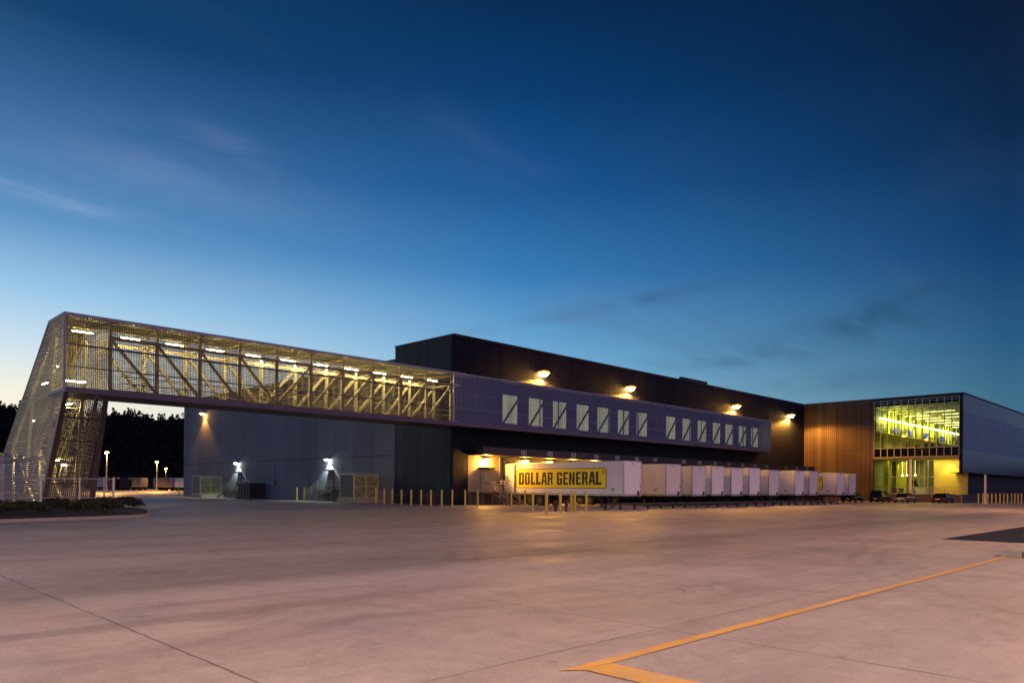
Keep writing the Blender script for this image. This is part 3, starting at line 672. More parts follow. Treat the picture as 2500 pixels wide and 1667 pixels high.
# facade braces behind the gallery screen
fb = MB()
for (a, b), (pa_, pb_) in zip(WX, wins):
    x0, x1 = xa(pa_ + 1, 52.0, 1020), xa(pb_ - 1, 52.0, 980); fb.beam((x0, 52.0, 7.9), (x1, 52.0, 10.5), .16)
x = 46.8
while x < XR: fb.box(x - .05, 51.42, 7.7, x + .05, 51.5, 12.1); x += 2.873
fb.box(XC + .1, 51.42, 7.9, XR, 51.5, 8.0)
P(fb, 'gallery_brace', M['parapet'], br)
P(MB().box(XR - .08, YS + .07, ZB + .12, XR - .02, YF - .01, ZT - .02), 'gallery_end', M['screenf'], br)
P(MB().box(XC + .06, YS + .1, ZT - .08, XR - .1, YF - .01, ZT - .06), 'gallery_top', M['screenf'], br)
# tower
XR2 = 14.85; BY = 68.0
side = [(YS + .02, ZT - .1), (YB, ZT - .1), (BY, 3.95), (BY, .3), (56.8, .3), (YS + .02, ZB)]
gl = MB(); grid(gl, side, lambda u, v, d: (XL + d, u, v), .45, .15, .03, .07, .008)
P(gl, 'tower_side_screen', M['screen'], br)
gl = MB(); grid(gl, side, lambda u, v, d: (XR2 - d, u, v), .3, .15, .03, .05, .008)
P(gl, 'tower_inner_screen', M['screen'], br)
def xr(t): return 14.95 + .7 * t                      # right edge runs outwards towards the base
Ln = math.hypot(5.5, 7.0)
def fB(u, v, d):                                      # u across 0..1, v along slope 0..Ln
    t = 1 - v / Ln
    return (XL + u * (xr(t) - XL) / 2.6, YS + 5.5 * t + .05 - d, ZB - 7.03 * t)
gB = MB(); grid(gB, rct(.25, .1, 2.3, Ln - .15), fB, .10, .12, .038, .05, .012)
P(gB, 'leg_screen', M['soffit'], br)
eb = MB()
eb.prism(rct(0, 0, .26, Ln), fB, -.03, .05); eb.prism(rct(2.3, 0, 2.6, Ln), fB, -.03, .05)
for v in (0.0, 1.75, 3.5, 5.25, 7.0): eb.prism(rct(.26, v, 2.3, v + .1), fB, -.025, .045)
P(eb, 'leg_frame', M['soffit'], br)
ef = MB()
pl = side
for i in range(6):
    a, b = pl[i], pl[(i + 1) % 6]; ef.beam((XL, a[0], a[1]), (XL, b[0], b[1]), .07, .07, up=(1, 0, 0))
for z in (1.9, 3.3, 4.7, 6.1, 7.5, 8.95, 10.3):
    for lo, hi in clip_line(side, z, 1): ef.beam((XL - .01, lo, z), (XL - .01, hi, z), .05, .05)
P(ef, 'tower_frame', M['screenf'], br)
# stair rising inside the tower
stt = MB()
for k_ in range(21):
    t = k_ / 20; y = BY - 1.2 - t * 11.5; z = .6 + t * 6.9
    stt.box(XL + .8, y - .16, z, XL + 2.2, y + .16, z + .06)
for xx in (XL + .7, XL + 2.3): stt.beam((xx, BY - 1.0, .4), (xx, 55.4, 7.6), .06, .28)
for xx in (XL + .7, XL + 2.3):
    for dz in (.55, 1.05): stt.beam((xx, BY - 1.0, .6 + dz), (xx, 55.4, 7.7 + dz), .045, .045)
P(stt, 'stair', M['truss'], br)
tb = MB()
for xx in (XL + .35, XR2 - .35):
    tb.beam((xx, 57.2, .3), (xx, 52.2, 7.4), .18); tb.beam((xx, 57.2, .3), (xx, 54.5, 11.2), .18); tb.beam((xx, 63, .3), (xx, 60.6, 7.8), .18); tb.beam((xx, 63, .3), (xx, 57.8, 5.0), .14)
    tb.beam((xx, 66.5, .3), (xx, 66.5, 4.4), .16); tb.beam((xx, 54.8, 11.7), (xx, 67.5, 3.9), .16); tb.beam((xx, 57.4, 3.5), (xx, 67.5, 3.5), .14)
    tb.beam((xx, 54.7, 7.6), (xx, 61.0, 7.6), .14); tb.beam((xx, 59.8, .3), (xx, 66.3, 4.2), .14)
P(tb, 'tower_brace', M['truss'], br)
for (X, Y, Z) in ((13.0, 58.5, 8.6), (13.0, 62.0, 6.2), (13.9, 56.2, 7.1), (13.4, 65.8, 3.7), (14.2, 60.5, 3.4), (13.9, 57.5, 3.0), (13.2, 56.6, 9.6)):  # some of these are extra fixtures added to brighten the tower
    f = MB(); f.box(X - .1, Y - .5, Z, X + .1, Y + .5, Z + .07); o = P(f, 'light_fixture', M['white'], br)
    t = MB(); t.box(X - .08, Y - .45, Z - .06, X + .08, Y + .45, Z - .002); t = t.build('tube', M['flu']); t.parent = o
# low annex screen at the far foot
ga = MB(); grid(ga, rct(4.0, .3, XL, 3.9), lambda u, v, d: (u, BY - .05 - d, v), .137, .137, .05, .05)
P(ga, 'annex_screen', M['screen'], br)
P(MB().box(4.0, BY - .08, 3.9, XL, BY + 2.5, 4.05).box(4, BY + 2.4, .3, XL, BY + 2.5, 3.9), 'annex_back', M['truss'], br)
P(MB().box(XL - .1, 56.7, .2, XR2 + .35, BY + .1, .33), 'footing', M['kerb'], br)
P(MB().quad([(XL, YB, ZT), (XR2, YB, ZT), (XR2, BY, 3.98), (XL, BY, 3.98)]).quad([(XL, YB + .02, ZT + .06), (XR2, YB + .02, ZT + .06), (XR2, BY + .02, 4.04), (XL, BY + .02, 4.04)]), 'tower_roof', M['deck'], br)

# chain link fence before the tower
cf = empty('chain_link_fence', (0, 50.5, .3), label='low chain link fence with pipe posts around the foot of the screened tower', cat='fence')
pp = [(-4, 50.5), (-.9, 50.5), (2.2, 50.5), (5.2, 50.5), (8.2, 50.5), (11.05, 50.5), (13.1, 50.5), (15.0, 50.5), (15.05, 52.6)]
for i, (x, y) in enumerate(pp):
    r = .075 if i in (5, 7) else .045
    P(MB().tube((x, y, .2), (x, y, 2.1), r, n=10).tube((x, y, 2.1), (x, y, 2.16), r * 1.25, r * .5, n=10), 'post', M['rail'], cf)
rl = MB()
for zz in (2.02, .85): rl.tube((-4, 50.5, zz), (15.0, 50.5, zz), .03, n=8); rl.tube((15.03, 50.5, zz), (15.05, 52.6, zz), .03, n=8)
P(rl, 'top_rail', M['rail'], cf)
wm = MB()
def wires(a, b, f):
    L = b - a; s = .17; t = -1.8
    while t < L:
        for sg in (1, -1):
            p0 = t if sg > 0 else t + 1.75; p1 = t + 1.75 if sg > 0 else t
            z0, z1 = .3, 2.02
            q0, q1 = max(0, min(p0, p1)), min(L, max(p0, p1))
            if q1 - q0 > .05:
                g_ = lambda p: z0 + (z1 - z0) * (p - p0) / (p1 - p0)
                wm.beam(f(a + q0, g_(q0)), f(a + q1, g_(q1)), .0045, .0045)
        t += s
wires(-4, 15, lambda p, z: (p, 50.5, z)); wires(50.5, 52.6, lambda p, z: (15.04, p, z))
P(wm, 'wire_mesh', M['chain'], cf)

# ------------------------------------------------------------------ office wing
wg = empty('office_wing', (XW, 29.5, 0), label='office wing with a tall glowing glass corner between ribbed bronze cladding and blue panels', cat='building')
YG = 41.9; YC = 29.5; ZG0, ZG1, ZG2, ZG3 = 6.87, 8.24, 14.8, 15.72; XP = 126.0; ZP = 1.23
P(MB().box(XW, YG, 0, XW + .35, YF - .002, HT), 'ribbed_cladding', M['cladW'], wg)
rc = MB(); rc.box(XW - .06, YC - .1, HT, XW + .4, YF - .06, HT + .16); rc.box(XW + .4, YC - .1, HT, 240, YC + .35, HT + .16); rc.box(XW + .35, YC + .35, HT - .3, 240, YF - .06, HT - .1)
rc.box(XW - .02, YC - .05, ZG3 + .05, XW + .35, YG, HT - .002)
P(rc, 'roof', M['parapet'], wg)
# curtain wall frame
NB = 12; bw = (YG - .1 - (YC + .45)) / NB
ys = [YG - .1 - bw * i for i in range(NB + 1)]
cf_ = MB()
for y in ys: cf_.box(XW - .10, y - .035, ZG0, XW + .1, y + .035, ZG3)
for z, h in ((ZG0, .10), (ZG1, .08), (12.0, .05), (ZG2 + .5, .05), (ZG3 - .06, .06)):
    for a, b in zip(ys, ys[1:]): cf_.box(XW - .06, b + .036, z, XW + .08, a - .036, z + h)
P(cf_, 'curtain_wall_frame', M['mull'], wg)
P(MB().box(XW + .02, ys[-1], ZG1 + .08, XW + .03, ys[0], ZG2 + .1), 'glazing', M['glass'], wg)
P(MB().box(XW + .012, ys[-1], ZG0 + .1, XW + .04, ys[0], ZG1), 'spandrel', M['spand'], wg); P(MB().box(XW + .012, ys[-1], ZG2 + .1, XW + .04, ys[0], ZG3 - .06), 'spandrel', M['spand'], wg)
P(MB().box(XW - .10, YC, 4.5, XW + .36, YC + .42, HT - .001), 'corner_fin', M['spand'], wg)
# side of blue panels
XX = 235
P(MB().box(XW + .36, YC, 13.5, XX, YC + .3, HT - .001), 'upper_side_panels', M['pan2'], wg)
P(MB().box(XW + .36, YC - .02, 7.9, XX, YC + .3, 13.498), 'translucent_panels', M['pan1'], wg)
P(MB().box(XW + .36, YC, 4.5, XX, YC + .3, 7.898), 'lower_side_panels', M['pan2'], wg)
P(MB().box(XP + .5, YC + 1.4, 0, XX, YC + 1.7, 4.9).box(XW + .4, YC + .3, 4.42, XX, YC + 1.72, 4.498), 'lower_wall', M['pan3'], wg)
# porch under the glass box
P(MB().box(XW + .12, YC + .42, ZG0 - .25, XP, YG, ZG0 - .002), 'porch_ceiling', M['ic'], wg)
P(MB().box(XP, YC + .1, ZP, XP + .3, 34.15, ZG0 - .252), 'block_wall', M['block'], wg)
P(MB().box(XW - 1.2, YC - .35, 0, XP + 12, YG - .003, ZP), 'plinth', M['plinth'], wg)
P(MB().box(XW - 1.22, YC - .37, ZP, XW - 1.0, YG, ZP + .06), 'plinth_edge', M['white'], wg)
sf = MB(); yy = [34.15, 34.95, 35.5, 36.2, 37.0, 38.1, 39.2, 40.3, 41.5, 42.8]
for y in yy: sf.box(XP, y - .04, ZP, XP + .12, y + .04, ZG0 - .26)
for z in (ZP + .02, ZP + 1.0, 3.85):
    for a, b in zip(yy, yy[1:]): sf.box(XP + .01, a + .041, z, XP + .1, b - .041, z + .07)
P(sf, 'shopfront_frame', M['mull'], wg)
P(MB().box(XP + .05, 34.2, ZP + .1, XP + .06, 42.8, ZG0 - .3), 'shopfront_glazing', M['glass'], wg)
P(MB().box(XW + .3, 36.5, ZP, XW + .6, 36.8, ZG0 - .26), 'column', M['white'], wg)
ed = MB()
for y in (35.0, 35.45): ed.box(XP - .05, y - .03, ZP + .02, XP - .01, y + .03, 3.7)
P(ed, 'entrance_door', M['mull'], wg)
# lobby inside
lb = MB(); lb.box(XP + .2, 34.2, ZP + .005, 137, 43, ZP + .03); P(lb, 'lobby_floor', M['ifl'], wg)
lb = MB(); lb.box(134.5, 40.6, ZP, 134.8, 42.2, ZG0 - .3); lb.box(128.0, 41.3, ZP, 128.3, 42.0, ZG0 - .3); P(lb, 'lobby_yellow_wall', M['iy'], wg)
lb = MB(); lb.box(136.8, 33, ZP, 137, 43, ZG0 - .3); lb.box(XP + .35, 34.0, ZP, 136.8, 34.12, ZG0 - .3); lb.box(XP + .2, 43.0, ZP, 137, 43.2, ZG0 - .3); P(lb, 'lobby_wall', M['lobw'], wg)
lt_ = MB(); lt_.box(133, 36.5, ZP + .03, 134.4, 39.8, 2.3); P(lt_, 'reception_desk', M['white'], wg)
for (xx, yy_) in ((131, 39.5), (132.5, 40.6), (130.2, 38.0)): P(MB().tube((xx, yy_, 4.4), (xx, yy_, ZG0 - .3), .02, n=6).lathe((xx, yy_, 4.1), [(.1, 0), (.2, .1), (.18, .3)], 12), 'pendant_lamp', M['strip'], wg)
P(MB().box(XP, 33, ZG0 - .2, 138, 43.2, ZG0 - .05), 'lobby_ceiling', M['ic'], wg)
cu = MB()
for i in range(14):
    y = 34.4 + i * .16; cu.tube((130.5 + .05 * (i % 2), y, ZP + .03), (130.5 + .05 * (i % 2), y, ZG0 - .32), .055, n=6)
P(cu, 'lobby_drape', M['gatep'], wg)
# upper room
up = MB(); up.box(XW + .1, YC + .32, ZG1 - .35, 178, YG + .05, ZG1 - .05); P(up, 'upper_floor', M['ifl'], wg)
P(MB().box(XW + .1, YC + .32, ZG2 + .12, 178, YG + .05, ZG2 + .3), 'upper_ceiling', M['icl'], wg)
yw = MB(); yw.box(XW + .36, YG - .25, 11.0, 176, YG - .1, ZG2 + .1); P(yw, 'yellow_wall', M['iy'], wg)
lw = MB(); lw.box(XW + .36, YG - .09, ZG1 - .05, 176, YG - .03, 11.0); lw.box(XW + .36, YG - .7, 10.85, 176, YG - .26, 11.0); P(lw, 'lower_inner_wall', M['ic'], wg)
P(MB().box(176.2, YC + .32, ZG1, 176.5, YG, ZG2 + .1), 'end_wall', M['iy'], wg)
P(MB().box(XW + .4, YC + .32, ZG1 - .04, 176, YC + .4, ZG2), 'inner_side_wall', M['ic'], wg)
dd = MB()
for X in (126.0, 131.5, 139): dd.box(X, YG - .12, ZG1, X + 1.0, YG - .095, ZG1 + 2.1)
P(dd, 'inner_door', M['igr'], wg)
word, wl = block_word('DOLLAR GENERAL'); L0, L1 = 121.6, 172.0; kx = (L1 - L0) / wl
wd = MB()
for p in word: wd.prism(p, lambda a, b, d: (L0 + a * kx, YG - .26 - d, 11.15 + b * 1.75), 0, .03)
wd.v = [(max(x, XW + .4), y, z) for x, y, z in wd.v]
P(wd, 'wall_lettering', M['igr'], wg)
cv = MB(); cv.tube((XW + .4, YG - .75, 13.15), (170, YG - .75, 13.15), .10, n=8); P(cv, 'cove_light', M['cove'], wg)
for k_ in range(7):
    X = 126.5 + k_ * 5.6
    for (y0, y1) in (((30.4, 34.6) if k_ % 2 else (31.5, 35.6)), (36.4, 40.2)):
        if k_ == 0 and y0 > 36: continue
        P(MB().box(X - .07, y0, 13.95, X + .07, y1, 14.02), 'strip_light', M['strip'], wg)
tr = MB()
for k_ in range(16):
    X = 124 + k_ * 3.2; tr.beam((X, YC + .5, 14.75), (X, YG - .3, 14.75), .12); 
    for q in range(8): tr.beam((X, YC + .6 + q * 1.5, 14.8), (X, YC + 1.3 + q * 1.5, 14.3), .04)
    tr.beam((X, YC + .5, 14.3), (X, YG - .3, 14.3), .06)
P(tr, 'ceiling_joists', M['ic'], wg)
for X in (131, 139, 148, 158): P(MB().box(X, YG - .5, 11.4, X + 1.3, YG - .4, 12.2), 'wall_monitor', mat('monitor', (.02, .02, .05), .2, emit=(.10, .12, .9), estr=.9) if X == 131 else bpy.data.materials['monitor'], wg)
# furniture seen as dark shapes on the upper floor
def chair_mb():
    m = MB(); m.box(-.25, -.25, .42, .25, .25, .52); m.box(-.25, .18, .5, .25, .26, 1.0); m.tube((0, 0, .08), (0, 0, .42), .04, n=6)
    for a in range(5): m.beam((0, 0, .08), (.3 * math.cos(a * 1.257), .3 * math.sin(a * 1.257), .04), .05)
    return m
c0 = None
for i in range(16):
    X = 124.6 + (i % 8) * 3.4 + (i // 8) * 1.5; Y = 33.0 + (i * 2.7) % 5.5
    if c0 is None: c0 = chair_mb().build('office_chair', M['blk']); o = c0
    else: o = c0.copy(); COL.objects.link(o)
    o.location = (X, Y, ZG1 - .045); o.rotation_euler = (0, 0, i * 1.3)
    tag(o, 'small black office chair standing on the lit upper floor behind the glass', 'chair', 'office chairs behind the upper glass')
for i, (X, Y) in enumerate(((124.4, 40.2), (124.4, 39.2), (124.5, 37.6))):
    m = MB(); m.box(-.4, -.35, .2, .4, .35, .45); m.box(.25, -.35, .45, .4, .35, .85); m.box(-.4, -.35, .45, .3, -.25, .65); m.box(-.4, .25, .45, .3, .35, .65)
    for a in (-.33, .33):
        for b in (-.28, .28): m.box(a - .03, b - .03, 0, a + .03, b + .03, .2)
    o = m.build('lobby_armchair', M['gated']); o.location = (XP + 1.0, Y, ZP + .03)
    tag(o, ['dark armchair nearest the ribbed wall inside the lobby glass', 'middle dark armchair of three inside the lobby glass', 'dark armchair nearest the porch column inside the lobby glass'][i], 'armchair', 'armchairs in the lobby')
pt = shrub_mesh(20, .7, 2.6, 500, .14); pt.tube((0, 0, 0), (0, 0, 1.6), .05, .03, 6, mi=1); pt.lathe((0, 0, 0), [(.2, 0), (.28, .45)], 12, mi=1)
o = pt.build('potted_tree', [M['leaf'], M['blk']]); o.location = (XP + 1.2, 37.3, ZP + .03); tag(o, 'leafy potted tree standing inside the lobby glass beside the porch column', 'plant')
# porch railing and ramp rail
prl = empty('porch_railing', (XW - .9, YC, ZP), label='thin pale metal railing along the raised porch of the office wing', cat='railing')
rr = MB()
for z in (2.25, 1.75): rr.tube((XW - .9, YC + .1, z), (XW - .9, 40.0, z), .03, n=6)
for y in (YC + .1, 31.6, 33.2, 34.8, 36.4, 38.0, 39.9): rr.tube((XW - .9, y, ZP), (XW - .9, y, 2.25), .03, n=6)
P(rr, 'rail', M['rail'], prl)
rr = MB(); rr.tube((XW - 1.35, 33.2, 2.15), (XW - 1.35, 29.3, 1.0), .035, n=6); rr.tube((XW - 1.35, 35.8, 2.15), (XW - 1.35, 33.2, 2.15), .035, n=6)
for y, z in ((35.8, 2.15), (33.2, 2.15), (31.2, 1.56), (29.3, 1.0)): rr.tube((XW - 1.35, y, 0), (XW - 1.35, y, z), .03, n=6)
P(rr, 'ramp_rail', M['rail'], prl)

# ------------------------------------------------------------------ trailers
def wheel(mb_t, mb_r, x, y, r=.50, w=.25):
    for s in (0,):
        mb_t.tube((x, y, r), (x + w, y, r), r, n=24); mb_r.tube((x - .012, y, r), (x - .002, y, r), r * .56, n=20); mb_r.tube((x - .05, y, r), (x - .013, y, r), r * .22, n=12)
        for a in range(8): mb_r.tube((x - .03, y + .2 * math.cos(a * .785), r + .2 * math.sin(a * .785)), (x - .013, y + .2 * math.cos(a * .785), r + .2 * math.sin(a * .785)), .03, n=6)
def make_trailer(L, sign, bodym, label, opendoor=False, tagnum=True, reefer=False):
    """local frame: x 0..2.6 across, y 0 (nose, towards the yard) .. L (rear at the dock)"""
    t = empty('semi_trailer', label=label, cat='trailer', group='trailers backed up to the docks')
    Wd = 2.59; z0, z1 = 1.05, 4.11
    b = MB(); b.box(0, 0, z0 + .16, Wd, L, z1 - .08)
    ident(b.build('box_body', M[bodym]), t)
    rl_ = MB(); rl_.box(-.015, -.01, z0 - .02, Wd + .015, L, z0 + .158); rl_.box(-.015, -.01, z1 - .078, Wd + .015, L, z1)
    for x in (-.012, Wd - .09): rl_.box(x, -.012, z0 + .16, x + .1, .09, z1 - .08)
    rl_.box(-.012, L - .1, z0 + .16, .08, L + .01, z1 - .08)
    ident(rl_.build('rails', M['trail']), t)
    # panel seams and rivet strips on side and nose
    se = MB(); y = 1.25
    while y < L - .3: se.box(-.006, y, z0 + .17, 0, y + .03, z1 - .09); y += 1.25
    for x in (.65, 1.3, 1.95): se.box(x, -.006, z0 + .17, x + .02, 0, z1 - .09)
    ident(se.build('panel_seams', M[bodym]), t)
    nz = MB(); nz.box(Wd - .62, -.05, z0 + .05, Wd - .34, -.002, z0 + .42); nz.box(Wd - .55, -.04, z0 - .2, Wd - .45, -.012, z0 + .05); nz.box(Wd - .2, -.03, z0 + .3, Wd - .08, -.013, z0 + .42)
    nz.box(Wd - .2, -.02, z0 + .8, Wd - .1, -.002, z0 + .95); nz.box(1.22, -.03, z1 - .3, 1.37, -.002, z1 - .2)
    ident(nz.build('nose_fittings', M['blk']), t)
    ch = MB(); ch.box(.75, .2, .82, .87, L - .2, z0 - .02); ch.box(1.72, .2, .82, 1.84, L - .2, z0 - .02)
    y = .8
    while y < L: ch.box(.05, y, .9, Wd - .05, y + .08, z0 - .022); y += 1.0
    ch.box(.5, L - 5.6, .6, 2.1, L - 1.6, .82); ch.box(.1, L - .15, .45, 2.5, L - .05, .6); ch.box(.4, L - .15, .6, .5, L - .05, z0 - .02); ch.box(2.1, L - .15, .6, 2.2, L - .05, z0 - .02)
    ident(ch.build('chassis', M['blk']), t)
    for x in (.45, 2.0):
        lg = MB(); lg.box(x, 2.7, .12, x + .14, 2.84, z0 - .022); lg.box(x - .08, 2.6, .0, x + .22, 2.94, .10); lg.beam((x + .07, 2.84, .4), (x + .07, 3.6, .85), .05)
        ident(lg.build('landing_leg', M['blk']), t)
    for y in (L - 4.6, L - 3.35):
        for x in (.03, 2.05):
            ty, ri = MB(), MB(); wheel(ty, ri, x, y); ty.tube((x + .27, y, .5), (x + .50, y, .5), .5, n=24)
            o = ident(ty.build('wheel', M['tyre']), t); q = ident(ri.build('rim', M['rim']), o)
        ax = MB(); ax.tube((.3, y, .5), (2.3, y, .5), .08, n=8); ident(ax.build('axle', M['blk']), t)
    mf = MB(); mf.box(.05, L - 2.65, .25, .65, L - 2.63, .95); mf.box(1.95, L - 2.65, .25, 2.55, L - 2.63, .95); ident(mf.build('mudflap', M['blk']), t)
    if opendoor:
        dr_ = MB(); dr_.box(-.075, L - 1.25, z0 + .2, -.03, L - .02, z1 - .12); ident(dr_.build('open_door', M[bodym]), t)
        ga_ = MB(); ga_.box(-.02, L - 1.42, z0 + .18, -.008, L - 1.26, z1 - .1); ident(ga_.build('gap_shade_strip', M['blk']), t)  # black strip painted in for the shade of the gap beside the door
    if sign:
        a, b_ = 1.85, 13.1; c, d = 1.66, 3.53
        def rrect(a, b, c, d, r):
            out = []
            for cx, cy, s in ((b - r, d - r, 0), (a + r, d - r, 90), (a + r, c + r, 180), (b - r, c + r, 270)):
                for q in range(5): out.append((cx + r * math.cos(R(s + q * 22.5)), cy + r * math.sin(R(s + q * 22.5))))
            return out
        so_ = ident(MB().prism(rrect(a, b_, c, d, .22), lambda u, v, e: (-e, u, v), .008, .012).build('sign', M['sr']), t)
        ident(MB().prism(rrect(a + .09, b_ - .09, c + .07, d - .07, .16), lambda u, v, e: (-e, u, v), .012, .016).build('sign_face', M['sy']), so_)
        wd_, wl_ = block_word('DOLLAR GENERAL'); kx_ = (b_ - a - 1.05) / wl_; cut = block_word('DOLLAR ')[1]; lt = MB(); lt2 = MB()
        for p in wd_: (lt if p[0][0] < cut else lt2).prism(p, lambda u, v, e: (-e, b_ - .42 - u * kx_, 2.0 + v * .59), .016, .022)
        ident(lt2.build('sign_lettering', M['sb']), so_)
        rm = MB(); add_text(rm, '®', .42, lambda u, v: (-.023, a + .38 - u, 3.0 + v), 0); ident(rm.build('registered_mark', M['sb']), so_)
        ident(lt.build('sign_lettering', M['sb']), so_)
    if tagnum:
        nb = MB(); add_text(nb, "53'", .34, lambda u, v: (-.012, 1.15 - u, z0 + .42 + v), .01)
        for q in range(4): nb.box(-.02, 2.2 + q * 2.1, z0 + .18, -.008, 2.4 + q * 2.1, z0 + .22)
        ident(nb.build('side_marking', M['igr']), t)
    return t
TR = [  # X0, nose px, material, sign, label
 (51.85, 1523, 'trw', True, 'nearest white trailer carrying a large yellow lettered sign on its side'),
 (59.4, 1626, 'trw2', False, 'plain cream trailer directly behind the white one with the yellow sign'),
 (63.9, 1690, 'trw3', False, 'dull greyed trailer third from the stairs'),
 (67.7, 1737, 'trw', False, 'white trailer fourth from the stairs beneath dock 110'),
 (71.8, 1785, 'trw', False, 'white trailer fifth from the stairs beneath docks 111 and 112'),
 (75.9, 1829, 'trw', False, 'white trailer sixth from the stairs beneath dock 113'),
 (80.4, 1877, 'trw3', False, 'grey white trailer seventh from the stairs, before the wide gap'),
 (87.5, 1941, 'trw', False, 'white trailer beyond the wide gap in the row, showing a pink lit side'),
 (91.6, 1976, 'trw3', False, 'grey white trailer just before the far one with a yellow sign'),
 (100.2, 2043, 'trw', True, 'far white trailer with part of a yellow lettered sign showing'),
 (104.3, 2072, 'trw3', False, 'last trailer of the row, nearest the parked cars'),
]
for i, (X0, px, m_, sg, lab) in enumerate(TR):
    yn = ya(px, X0, 1170); t = make_trailer(YF - .27 - yn, sg, m_, lab, opendoor=(i == 0), tagnum=(i != 2)); t.scale = (1, 1, [1, .99, .975, 1, .985, 1, .97, .99, 1, .99, .98][i])
    t.location = (X0, yn, 0)
# far trailers beyond the bridge
def box_trailer(Lt, bm, label, openr=False):
    t = empty('parked_trailer', label=label, cat='trailer', group='trailers parked far off beyond the bridge')
    b = MB()
    if openr:
        b.box(0, 0, 1.05, .12, Lt, 4.1); b.box(Lt if False else 2.48, 0, 1.05, 2.6, Lt, 4.1); b.box(.12, 0, 3.95, 2.48, Lt, 4.1); b.box(.12, 0, 1.05, 2.48, Lt, 1.2); b.box(.12, Lt - .1, 1.2, 2.48, Lt, 3.95)
    else: b.box(0, 0, 1.05, 2.6, Lt, 4.1)
    ident(b.build('box_body', M[bm]), t)
    ty = MB()
    for y in (1.2, 2.5, Lt - 3): ty.tube((.05, y, .5), (.5, y, .5), .5, n=14); ty.tube((2.1, y, .5), (2.55, y, .5), .5, n=14)
    ident(ty.build('wheels', M['tyre']), t)
    ident(MB().box(.7, .2, .8, 1.9, Lt - .2, 1.048).build('chassis', M['blk']), t)
    return t
FT = [(233, 'trw3', 30, 'greyish far trailer just right of the tower leg'), (262, 'gated', 60, 'dark far trailer behind the fence end post'), (291, 'carp1', 62, 'near black far trailer, left of the orange lit one'),
      (322, 'opend', 62, 'far trailer whose long side glows orange under the yard lamp'), (374, 'opend', 5, 'small orange lit far trailer beside the second lamp post'), (397, 'trw2', -45, 'far trailer with open doors and a dark hollow inside'), (427, 'trw3', 62, 'pale far trailer partly behind the grey panel wall')]
for px, m_, ang, lab in FT:
    x, y = gp(px, 1197.3); S = x + y; k_ = 335 / S
    t = box_trailer(12.5, m_, lab, openr=(px == 397)); t.location = (x * k_, y * k_, 0); t.rotation_euler = (0, 0, R(ang - 90) if px != 397 else R(-45))
# small low building left behind the tower
x, y = gp(10, 1200); S = x + y; x, y = x * 300 / S, y * 300 / S
lbd = empty('low_shed', (x, y, 0), R(-45), label='low blue grey shed far off at the left edge of the yard', cat='shed')
ident(MB().box(-22, 0, 0, 9, 10, 9.5).build('wall', M['trw3']), lbd)
ident(MB().prism([(-23, 9.5), (10, 9.5), (10, 10.2), (-23, 12.2)], lambda u, v, d: (u, d, v), -.5, 10.5).build('roof', M['pan1']), lbd)

# ------------------------------------------------------------------ bollards
bm_ = MB().lathe((0, 0, 0), [(.085, 0), (.085, .96), (.072, 1.0), (.04, 1.025), (.01, 1.03)], 14)
bp_ = bm_.build('bollard', M['boll'], smooth=True); first = True
def bollard(px, y0, y1, lab, grp, r=1.0):
    global first
    x, y = gp(px, y1); S = x + y
    Z = HC - unroll(px, y0)[1] * S / math.sqrt(2)
    o = bp_ if first else bp_.copy()
    if not first: COL.objects.link(o)
    first = False
    o.location = (x, y, 0); o.scale = (r, r, Z / 1.03); o.rotation_euler = (R(random.uniform(-.6, .6)), R(random.uniform(-.6, .6)), 0); tag(o, lab, 'bollard', grp)
G = 'yellow bollards along the yard'
for i, (px, y0, y1) in enumerate([(957.3,1193,1231.5),(980.2,1194.6,1232.8),(1003.7,1194.6,1234),(1027.7,1194.6,1234.3),(1051.8,1194.6,1235.7),(1078.2,1194.6,1237),(1104,1194.6,1237),(1135.7,1194.5,1237),(1166.5,1194,1236)]):
    bollard(px, y0, y1, 'yellow steel bollard, %s from the left in the row before the warehouse corner' % ordn[i], G)
for px, y0, y1, lab in [(1248.5,1197,1236.5,'yellow bollard standing beside the foot of the dock stairs'),(1281.6,1196.5,1235.6,'yellow bollard just left of the wheels of the nearest trailer'),
    (1300.7,1200,1248.4,'leftmost yellow bollard of the near group before the yellow sign'),(1333.8,1199,1252.6,'thickest and nearest yellow bollard, left of the first dark red post'),(1367.5,1200.4,1248.4,'yellow bollard between the two dark red posts'),
    (1395,1199,1247.5,'left bollard of the close pair before the yellow sign'),(1403,1199,1247.5,'right bollard of the close pair before the yellow sign'),(1431,1200.8,1248,'rightmost yellow bollard of the near group before the yellow sign')]:
    bollard(px, y0, y1, lab, G, 1.25 if 1330 < px < 1370 else 1.05)
for px, y0, y1, lab in [(724.2,1189,1222,'yellow bollard left of the middle metal stair'),(742.3,1189,1223.3,'yellow bollard before the foot of the middle metal stair'),(917.7,1192,1230.7,'bright yellow bollard before the right gate leaf of the near cage'),
    (937.9,1192,1231.8,'yellow bollard just right of the near cage'),(513.1,1187,1212.6,'yellow bollard before the centre of the far cage'),(526.1,1187,1213,'yellow bollard right of centre before the far cage'),(436.9,1184.3,1208.5,'lone yellow bollard before the pale far trailer')]:
    bollard(px, y0, y1, lab, G)
for i, px in enumerate([2388.8,2399.8,2411.5,2421.7,2431.7,2441.9,2450.8,2459.9,2469.7,2477.9,2485.9,2494.1]):
    bollard(px, 1203.6, 1230.6 - i * .05, 'yellow bollard, %s from the left in the right hand row by the office wing' % ordn[i], G)
